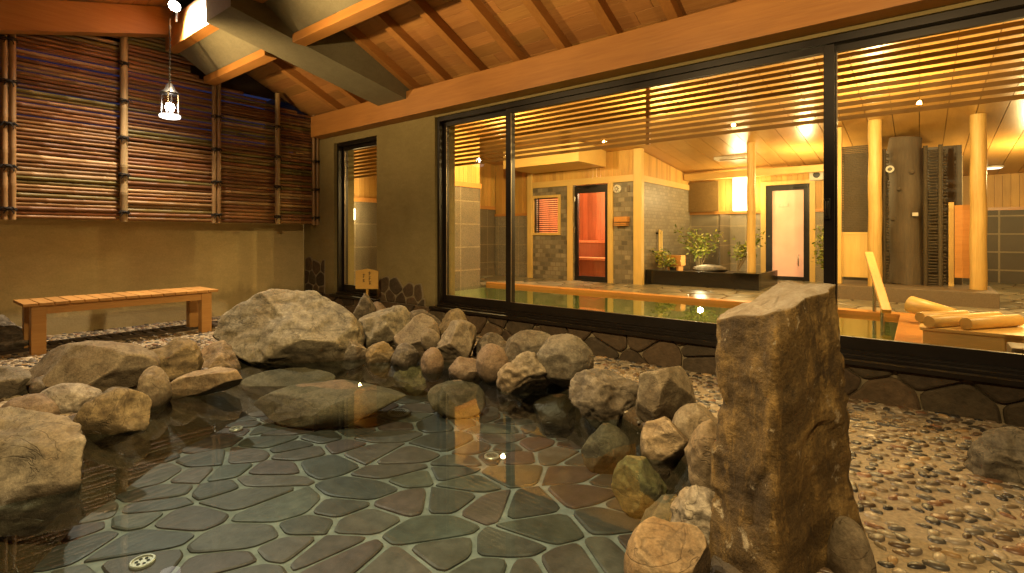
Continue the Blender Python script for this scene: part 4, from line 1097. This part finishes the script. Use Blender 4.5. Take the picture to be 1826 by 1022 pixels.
# small things on the sauna wall
p = onY(1101, 337, YS); t = thing('wall_speaker', 'small round white vent speaker on tiles right of the sauna door', 'speaker', (p.x, YS, p.z-.085))
mb = MB(); mb.tube([(p.x, YS-.001, p.z), (p.x, YS-.03, p.z), (p.x, YS-.04, p.z)], [.085, .085, .07], 24); mb.build('body', M['white'], t)
mb = MB()
for i in range(8):
    a = 2*PI*i/8; mb.tube([(p.x+.02*math.cos(a), YS-.042, p.z+.02*math.sin(a)), (p.x+.058*math.cos(a), YS-.042, p.z+.058*math.sin(a))], .006, 5)
mb.build('grille', M['black'], t)
p = onY(1121, 336, YS); mb = MB(); mb.box(p.x-.03, p.x+.03, YS-.025, YS-.001, p.z-.06, p.z+.06, bev=.006); tag(mb.build('switch_box', M['gblock']), 'small grey switch box beside the round wall speaker', 'switch')
p = onY(1111, 394, YS); t = thing('towel_shelf', 'small wooden shelf rack fixed to the tiles right of the sauna door', 'shelf', (p.x, YS, p.z-.1))
mb = MB(); mb.box(p.x-.14, p.x+.14, YS-.12, YS-.002, p.z-.02, p.z+.08); mb.build('back_board', M['rim'], t)
for zz in (-.05, -.085): mb = MB(); mb.box(p.x-.14, p.x+.13, YS-.13, YS-.002, p.z+zz-.01, p.z+zz+.012); mb.build('slat', M['rim'], t)
# vertical grab bar on the tiled side
p0 = onX(1170, 440, XC); t = thing('grab_bar', 'pair of upright wooden grab bars on the tiled side of the sauna', 'grab bar', (XC, p0.y, .6))
for dy, zt in ((.0, 1.17), (.36, 1.15)):
    mb = MB(); mb.tube([(XC+.07, p0.y+dy*.3, .42), (XC+.07, p0.y+dy*.3, zt)], .022, 10); mb.build('bar', M['hinoki'], t)
for z in (.5, 1.08): mb = MB(); mb.box(XC+.001, XC+.07, p0.y-.012, p0.y+.125, z, z+.03); mb.build('bracket', M['black'], t)
# dropped soffit box
mb = MB(); mb.box(-6.7, -4.9, 8.1, 9.15, 2.42, zc_(8.6)+.0); tag(mb.build('ceiling_box', M['hinoki_x']), 'boxed in cypress duct hanging from the ceiling before the sauna', 'ceiling box')

# back wall
YB = 12.0
t = thing('back_wall', 'rear wall of granite tiles below golden boards with a pale frosted door', 'wall', (-1.5, 12, ZF))
fd0, fd1 = onY(1366, 400, YB).x, onY(1444, 400, YB).x
mb = MB(); mb.box(-4.3, fd0, YB, YB+.2, ZF-.1, 1.53); mb.box(fd1, .56, YB, YB+.2, ZF-.1, 1.53); mb.build('granite_cladding', M['granite'], t)
mb = MB(); mb.box(-4.22, fd0-.1, YB-.025, YB+.2, 1.531, 1.59); mb.box(fd1+.1, .56, YB-.025, YB+.2, 1.531, 1.59); mb.build('dado_rail', M['rim'], t)
mb = MB(); boards(mb, 'x', -4.22, fd0-.1, YB+.02, 1.592, 2.44, .10); boards(mb, 'x', fd1+.1, .56, YB+.02, 1.592, 2.44, .10); boards(mb, 'x', fd0-.1, fd1+.1, YB+.02, 2.13, 2.44, .1); mb.box(-4.3, .56, YB+.021, YB+.2, 2.2, 2.5, (.9, .9, .9)); mb.build('wall_boards', M['boardz'], t)
mb = MB(); mb.box(-4.2, .56, 11.55, 11.70, 2.30, 2.44, bev=.005); mb.build('cross_beam', M['hinoki_x'], t)
mb = MB(); mb.box(fd0-.1, fd0-.001, YB-.03, YB+.1, ZF, 2.12); mb.box(fd1+.001, fd1+.1, YB-.03, YB+.1, ZF, 2.12); mb.box(fd0-.1, fd1+.1, YB-.031, YB+.1, 2.121, 2.20); mb.build('door_casing', M['hinoki'], t)
mb = MB(); mb.box(fd0, fd0+.12, YB-.01, YB+.06, ZF, 2.115); mb.box(fd1-.11, fd1, YB-.01, YB+.06, ZF, 2.115); mb.box(fd0+.12, fd1-.11, YB-.01, YB+.06, 2.0, 2.115); mb.box(fd0+.12, fd1-.11, YB-.01, YB+.06, ZF, ZF+.09)
dd = mb.build('door', M['black'], t)
mb = MB(); mb.quad((fd0+.119, YB+.02, ZF+.08), (fd1-.109, YB+.02, ZF+.08), (fd1-.109, YB+.02, 2.01), (fd0+.119, YB+.02, 2.01)); mb.build('pane', M['frost'], dd, recalc=False)
mb = MB(); mb.tube([(fd1-.2, YB-.01, .42), (fd1-.2, YB-.05, .44), (fd1-.2, YB-.05, .62), (fd1-.2, YB-.01, .64)], .012, 8); mb.build('handle', M['steel'], dd)
mb = MB(); mb.box(fd0+.25, fd0+.42, YB+.004, YB+.012, 1.66, 1.72); mb.build('plate', M['white'], dd)
mb = MB(); mb.box(fd0+.5, fd0+.8, YB-.06, YB-.012, 2.05, 2.10); mb.build('closer', M['black'], dd)
# reed blind on the back wall
xa, xb = onY(1200, 340, 11.9).x, onY(1281, 340, 11.9).x
mb = MB(); z = 1.60
while z < 2.28: mb.tube([(xa, 11.9, z), (xb, 11.9, z)], .009, 6); z += .019
mb.box(xa, xb, 11.91, 11.92, 1.6, 2.29); tag(mb.build('reed_blind', M['blind']), 'dark reed blind hanging on the back wall left of the bright lamp', 'blind')
# glass partition behind the trough
mb = MB(); x = onY(1283, 430, 11.2).x; mb.box(x-.015, x+.015, 11.2, 11.9, .1, 1.5); tag(mb.build('glass_screen_edge', M['granite_y']), 'thin stone screen end standing behind the planting trough', 'screen')

def sconce(p, w, h, dpt, label, face):
    t = thing('wall_lamp', label, 'wall lamp', (p.x, p.y, p.z-h/2), 'lit wall lamps inside the bath house')
    mb = MB()
    if face == 'y':
        mb.box(p.x-w/2, p.x+w/2, p.y-dpt, p.y-.012, p.z-h/2, p.z+h/2, bev=.01); mb.build('shade', M['sconce'], t)
        mb = MB(); mb.box(p.x-w/2-.02, p.x+w/2+.02, p.y-.011, p.y, p.z-h/2-.02, p.z+h/2+.02); mb.build('back_plate', M['hinoki'], t)
    else:
        mb.box(p.x+.012, p.x+dpt, p.y-w/2, p.y+w/2, p.z-h/2, p.z+h/2, bev=.01); mb.build('shade', M['sconce'], t)
        mb = MB(); mb.box(p.x, p.x+.011, p.y-w/2-.02, p.y+w/2+.02, p.z-h/2-.02, p.z+h/2+.02); mb.build('back_plate', M['hinoki'], t)
IW = (1, .71, .28)
p = onY(1322, 347, 11.995); sconce(p, .30, .72, .12, 'large glowing box lamp on the back wall left of the frosted door', 'y'); light('lamp_glow', 'POINT', (p.x, p.y-.35, p.z), 60, IW, .15)
p = onY(864, 347, 9.25); sconce(p, .12, .30, .10, 'slim glowing lamp on the orange boards at the left recess', 'y'); [light('slat_fill_light', 'POINT', (x_, 4.47, 2.95), 1.5, IW, .03) for x_ in (-5.2, -3.6, -2.0, -.6, .8)]; light('garden_glow', 'POINT', (-3.3, 9.95, .62), 16, (1, .86, .5), .05); light('recess_glow', 'POINT', (p.x+.1, p.y-.3, p.z), 22, IW, .1)  # the points behind the window head are added, unseen, to brighten the slat fronts
p = onX(622, 382, -7.92); sconce(p, .16, .20, .08, 'small glowing lamp seen through the narrow window', 'x'); light('end_glow', 'POINT', (p.x+.3, p.y, p.z), 14, IW, .08)
# unseen fill points added below the ceiling to brighten the room; then the flush lamp
for (x, y, e) in ((-5.3, 6.4, 180), (-2.8, 6.9, 200), (-.4, 7.3, 200), (1.9, 6.0, 260), (1.4, 11.3, 135), (-1.6, 10.4, 95)): light('room_fill_light', 'POINT', (x, y, zc_(y)-.50), e, IW, .035)
for (px, py, yy, lab) in ((1770, 297, 12.2, 'round flush ceiling lamp glowing in the sloping boards at right'),):
    r_ = ray(px, py); tt = (2.46+.095*12-CAMZ)/(r_.z+.095*r_.y); p = O+r_*tt
    t = thing('ceiling_lamp', lab, 'ceiling lamp', (p.x, p.y, p.z-.06))
    mb = MB(); mb.tube([(p.x, p.y, p.z), (p.x, p.y, p.z-.03)], .16, 24); mb.build('rim', M['white'], t)
    mb = MB(); mb.tube([(p.x, p.y, p.z-.031), (p.x, p.y, p.z-.045)], [.14, .11], 24); mb.build('diffuser', M['ceillamp'], t)
r_ = ray(1305, 281); tt = (2.46+.095*12-CAMZ)/(r_.z+.095*r_.y); p = O+r_*tt
mb = MB(); 
for a in ((-.3, -.27, -.16, .16), (.27, .3, -.16, .16), (-.269, .269, -.16, -.13), (-.269, .269, .13, .16)): mb.box(p.x+a[0], p.x+a[1], p.y+a[2], p.y+a[3], p.z-.035, p.z+.03)
tag(mb.build('ceiling_hatch', M['white']), 'thin rectangular hatch frame in the ceiling boards', 'hatch')
p = onY(1456, 312, 11.9); t = thing('wall_speaker', 'square white speaker box high on the boards right of the frosted door', 'speaker', (p.x, 11.99, p.z-.12))
mb = MB(); mb.box(p.x-.13, p.x+.13, 11.90, 11.984, p.z-.11, p.z+.11, bev=.03); mb.build('body', M['white'], t)
mb = MB(); mb.tube([(p.x, 11.899, p.z), (p.x, 11.88, p.z)], .062, 20); mb.build('grille', M['black'], t)

# round posts
pb = Vector((.64, 9.58, .31))
def rpost(x, y, z0, r, label):
    mb = MB(); zt = zc_(y)+.005; k = 14
    mb.tube([(x+.004*math.sin(i*1.3), y, z0+(zt-z0)*i/k) for i in range(k+1)], [r*(1-.06*i/k) for i in range(k+1)], 24)
    return tag(mb.build('round_post', M['post'], recalc=False), label, 'post', 'round cypress posts inside the bath house')
rpost(-2.32, 9.67, .40, .072, 'round cypress post on the right end of the black trough')
rpost(-.51, 9.16, .31, .088, 'round cypress post beside the square lattice partition')
rpost(.63, 9.45, .31, .092, 'round cypress post at the right end of the stone curb')

# black stone trough with planting
t = thing('stone_trough', 'low polished black stone trough with plants against the tiled sauna side', 'trough', (-3.2, 9.9, ZF))
mb = MB(); mb.box(-4.19, -2.14, 9.42, 9.52, ZF, .385, bev=.008); mb.box(-2.24, -2.14, 9.521, 10.9, ZF, .384, bev=.008); mb.build('wall', M['dgran'], t)
mb = MB(); mb.box(-4.19, -2.241, 9.521, 10.9, ZF, .33); mb.build('soil', M['dark'], t)
mb = MB(); mb.box(-2.52, -2.10, 9.30, 9.85, .386, .405); mb.build('corner_slab', M['dgran'], t)
p = onY(1206, 463, 10.0); t = thing('water_spout_box', 'little orange wooden spout box on the black trough', 'spout', (p.x, 10, .33))
mb = MB(); mb.box(p.x-.15, p.x+.15, 9.85, 10.1, .45, .66, bev=.006); mb.build('box', M['rim'], t)
mb = MB(); mb.box(p.x-.1, p.x+.12, 9.80, 10.05, .331, .449, bev=.006); mb.build('foot', M['rim'], t)
mb = MB(); mb.box(p.x-.05, p.x+.08, 9.79, 9.799, .36, .43); mb.build('mouth', M['hole'], t)
def rock2(label, c, s, mat, seed):
    V, Fc = ico(4); V = V.copy(); rr = np.random.RandomState(seed)
    for _ in range(8):
        nrm = rr.normal(size=3); nrm /= np.linalg.norm(nrm); cc = rr.uniform(.6, .95); dd = V@nrm-cc; ov = dd > 0; V[ov] -= np.outer(dd[ov], nrm)*.9
    V = V*np.array(s)+np.array(c); mb = MB(); mb.add(V.tolist(), Fc, None, 0, True); return tag(mb.build('rock', M[mat], recalc=False), label, 'rock')
rock2('flat dark garden stone among the plants of the trough', (-3.15, 10.1, .40), (.35, .2, .09), 'rock_dark', 5)
gl = [(.24, .28, .03), (.34, .36, .05), (.18, .23, .03), (.48, .46, .12), (.14, .18, .03)]
def shrub(label, base, h, w, n, seed, lean=0, leaf=.035):
    rr = random.Random(seed); t = thing('shrub', label, 'shrub', base, 'small lit plants inside the bath house')
    st = MB(); lf = MB(); b = Vector(base)
    for k in range(7):
        a = rr.uniform(0, 2*PI); r = rr.uniform(.2, 1)*w; tip = b+Vector((math.cos(a)*r+lean, math.sin(a)*r*.6, h*rr.uniform(.5, 1)))
        mid = b.lerp(tip, .5)+Vector((rr.uniform(-.05, .05), 0, h*.1)); st.tube([b, mid, tip], [.012, .008, .003], 5)
        for j in range(n//7):
            s = rr.uniform(.35, 1.05); q = (b.lerp(mid, s*2) if s < .5 else mid.lerp(tip, (s-.5)*2))+Vector((rr.gauss(0, .07), rr.gauss(0, .07), rr.gauss(0, .05)))
            d1 = Vector((rr.gauss(0, 1), rr.gauss(0, 1), rr.gauss(0, .5))).normalized(); d2 = d1.cross(Vector((rr.gauss(0, 1), rr.gauss(0, 1), rr.gauss(0, 1)))).normalized()
            L = leaf*rr.uniform(.7, 1.5); c = rr.choice(gl); k2 = rr.uniform(.7, 1.4); c = tuple(x*k2 for x in c)
            lf.add([q-d1*L, q+d2*L*.4, q+d1*L, q-d2*L*.4], [[0, 1, 2, 3]], c)
    st.build('stem', M['stem'], t); lf.build('foliage', M['leaf'], t, recalc=False)
shrub('spreading leafy shrub with a pale trunk at the back of the trough', (-3.5, 10.5, .33), .85, .60, 480, 1, leaf=.04)
shrub('small fern by the wooden spout box', (-3.95, 9.75, .33), .42, .25, 240, 2)
shrub('thin arching plant between the shrub and the round post', (-2.8, 10.6, .33), .85, .4, 260, 3, .1, leaf=.04)
shrub('bushy yellow green plant right of the frosted door', (-1.38, 11.2, ZF), 1.1, .25, 600, 4, leaf=.035)

# stone curb, partition, log, brushwood, granite block
mb = MB(); mb.box(-1.05, .80, 8.95, 10.2, ZF, .31, bev=.008); tag(mb.build('stone_curb', M['gblock']), 'low speckled granite curb carrying the posts and the partition', 'curb')
t = thing('partition', 'square cypress partition with a dark mesh opening above a plain board', 'partition', (-.75, 9.3, .31))
xa, xb = -.93, -.60
mb = MB(); mb.box(xa-.10, xa, 9.22, 9.34, .311, zc_(9.3)-.01, bev=.005); mb.build('post', M['hinoki'], t)
mb = MB(); mb.box(xa, xb, 9.26, 9.30, .42, 1.06); mb.build('lower_board', M['hinoki'], t)
mb = MB(); mb.box(xa, xb, 9.25, 9.31, 1.061, 1.10); mb.build('rail', M['hinoki_x'], t)
mb = MB(); z = 1.11
while z < 2.4: mb.box(xa, xb, 9.27, 9.29, z, z+.02); z += .026
mb.build('mesh_panel', M['brush'], t)
mb = MB(); mb.box(-1.0, .50, 10.25, 10.95, ZF, 2.42); tag(mb.build('granite_block', M['drum']), 'large dark granite block wall behind the natural log', 'wall')
mb = MB(); mb.tube([(-.17+.02*math.sin(i*.9), 9.95, .31+i*.16) for i in range(15)], [.215+.012*math.sin(i*1.7)+.03*(i == 0) for i in range(15)], 24)
for (a, z) in ((-1.9, 1.75), (-2.3, 1.3), (-1.2, 2.0)): mb.tube([(-.17+.2*math.cos(a), 9.95+.2*math.sin(a), z), (-.17+.245*math.cos(a), 9.95+.245*math.sin(a), z+.01)], [.04, .025], 10)
tag(mb.build('log_column', M['bark']), 'thick brown natural log column on the stone curb', 'log column')
def brush(xa, xb, label, seed):
    rr = random.Random(seed); t = thing('brushwood_screen', label, 'brushwood screen', ((xa+xb)/2, 9.8, .31)); mb = MB(); z = .33
    while z < 2.35: mb.tube([(xa, 9.80+rr.uniform(-.02, .02), z), ((xa+xb)/2, 9.77, z+rr.uniform(-.01, .01)), (xb, 9.80, z+rr.uniform(-.015, .015))], rr.uniform(.012, .02), 6); z += .045
    mb.build('twig_bundle', M['brush'], t, recalc=False)
    for x in (xa+.03, xb-.06): mb = MB(); mb.tube([(x, 9.74, .31), (x, 9.74, 2.38)], .028, 8); mb.build('pole', M['brush'], t)
brush(.04, .30, 'brushwood screen right of the natural log', 1); brush(-.52, -.37, 'narrow brushwood screen left of the natural log', 2)
p = onY(1587, 302, 9.75); t = thing('dome_camera', 'small round white security camera left of the natural log', 'camera', p)
mb = MB(); mb.tube([(p.x, 9.78, p.z), (p.x, 9.72, p.z)], [.05, .055], 16); mb.build('housing', M['white'], t)
mb = MB(); mb.tube([(p.x, 9.719, p.z), (p.x, 9.70, p.z)], [.028, .02], 12); mb.build('lens', M['black'], t)
p = onY(1632, 382, 9.65); mb = MB(); mb.box(p.x-.035, p.x+.035, 9.70, 9.72, p.z-.025, p.z+.025); tag(mb.build('name_tag', M['white']), 'tiny pale plate on the brushwood screen', 'plate')
t = thing('low_partition', 'waist high cypress panel between a square post and the right round post', 'partition', (.45, 9.6, .31))
mb = MB(); mb.box(.33, .39, 9.75, 9.82, .311, 1.53, bev=.004); mb.build('post', M['hinoki'], t)
mb = MB(); mb.box(.391, .56, 9.60, 9.64, .45, 1.48); mb.build('board', M['rim'], t)
# right far wall
YF = 14.0
t = thing('far_wall', 'distant right wall of large dark granite tiles under pale boards', 'wall', (2, 14, ZF))
mb = MB(); mb.box(.57, 6, YF, YF+.2, ZF-.1, 1.55); mb.build('granite_cladding', M['granite_far'], t)
mb = MB(); mb.box(.57, 6, YF-.02, YF+.2, 1.551, 1.61); mb.build('dado_rail', M['rim'], t)
mb = MB(); boards(mb, 'x', .57, 6, YF+.02, 1.612, zc_(YF), .12); mb.build('wall_boards', M['boardz'], t)
mb = MB(); mb.box(.565, .60, 12.0, 14.0, ZF, 2.5); mb.build('return', M['granite_y'], t)
mb = MB(); mb.box(6.0, 6.15, 4.3, 14.2, ZF, 3.3); tag(mb.build('right_wall', M['hinoki']), 'boarded wall closing the right side of the bath house', 'wall')

# handrail into the bath
t = thing('handrail', 'sloping wooden handrail on steel legs at the corner of the indoor bath', 'handrail', P(1566, 560, 5.6))
pa, pb = P(1549, 452, 6.25), P(1581, 556, 5.35)
mb = MB(); mb.bar(pa, pb, .085, .05, bev=.006); mb.build('rail', M['hinoki_y'], t)
for f in (.35, .8):
    q = pa.lerp(pb, f)
    mb = MB(); mb.tube([q-Vector((0, 0, .02)), (q.x, q.y, -.1)], .02, 10); mb.build('leg', M['steel'], t)
# platform and log pillows
t = thing('bath_platform', 'low pale cypress platform box beside the bath, nearest the window', 'platform', (.7, 5.5, ZF))
z1 = .35; a = onZ(1638, 573, z1); b = onZ(1640, 590, z1)
px0, py0 = .02, 5.02
mb = MB(); mb.box(px0, 1.9, py0, py0+.75, ZF, z1-.024, bev=.004); mb.build('box', M['hinoki_x'], t)
mb = MB()
for i in range(5): mb.box(px0-.02, 1.92, py0-.02+i*.158, py0-.02+i*.158+.154, z1-.023, z1, bev=.003)
mb.build('top_boards', M['hinoki_x'], t)
def pillow(p, q, r, label):
    p = Vector(p); q = Vector(q); d = (q-p).normalized()
    mb = MB(); mb.tube([p, p+d*.004, p.lerp(q, .5), q-d*.004, q], [r*.94, r, r*1.01, r, r*.94], 20)
    return tag(mb.build('log_pillow', M['hinoki_x'], recalc=False), label, 'log pillow', 'log pillows on the bath platform')
zt = z1
pillow(P(1622, 542, 5.25), P(1700, 566, 4.9), .085, 'thick log pillow lying slanted at the back of the platform')
pillow(onZ(1640, 566, zt+.043), onZ(1722, 562, zt+.043), .042, 'thin log pillow behind the front left one')
pillow(onZ(1656, 574, zt+.047), onZ(1780, 566, zt+.047), .046, 'longest thin log pillow at the front left of the platform')
pillow(onZ(1722, 577, zt+.047), onZ(1815, 571, zt+.047), .046, 'thin log pillow lying at the front right of the platform')
mb = MB(); mb.box(.46, .95, 4.55, 4.80, ZF, .33, bev=.01); tag(mb.build('stone_step', M['gblock']), 'grey stone block below the window at the lower right', 'step')

# ------------------------------------------------------------------ world, camera, render
w = bpy.data.worlds.new('World'); sc.world = w; w.use_nodes = True
nt = w.node_tree; nt.nodes.clear()
out = nt.nodes.new('ShaderNodeOutputWorld'); bg = nt.nodes.new('ShaderNodeBackground'); sky = nt.nodes.new('ShaderNodeTexSky')
sky.sky_type = 'NISHITA'; sky.sun_disc = False; sky.sun_elevation = math.radians(1.0); sky.sun_rotation = math.radians(140)
mx = nt.nodes.new('ShaderNodeMix'); mx.data_type = 'RGBA'; mx.blend_type = 'MULTIPLY'; mx.inputs[0].default_value = 1
nt.links.new(sky.outputs[0], mx.inputs[6]); mx.inputs[7].default_value = (.35, .42, 1.6, 1)
nt.links.new(mx.outputs[2], bg.inputs[0]); bg.inputs[1].default_value = .035; nt.links.new(bg.outputs[0], out.inputs[0])
cd = bpy.data.cameras.new('camera'); cam = bpy.data.objects.new('camera', cd); col.objects.link(cam)
cam.location = O; cam.rotation_euler = (math.radians(90), 0, math.atan2(-FW[0], FW[1]))
cd.sensor_width = 36; cd.lens = F/1826*36; cd.shift_x = 0; cd.shift_y = -(511-HZ)/1826
cd.clip_start = .05; cd.clip_end = 1000
sc.camera = cam
sc.view_settings.view_transform = 'Standard'; sc.view_settings.look = 'None'; sc.view_settings.exposure = 0
sc.render.engine = 'CYCLES'
cy = sc.cycles; cy.use_denoising = True; cy.max_bounces = 8; cy.transparent_max_bounces = 12; cy.diffuse_bounces = 4; cy.glossy_bounces = 4
cy.sample_clamp_indirect = 6; cy.caustics_reflective = False; cy.caustics_refractive = False
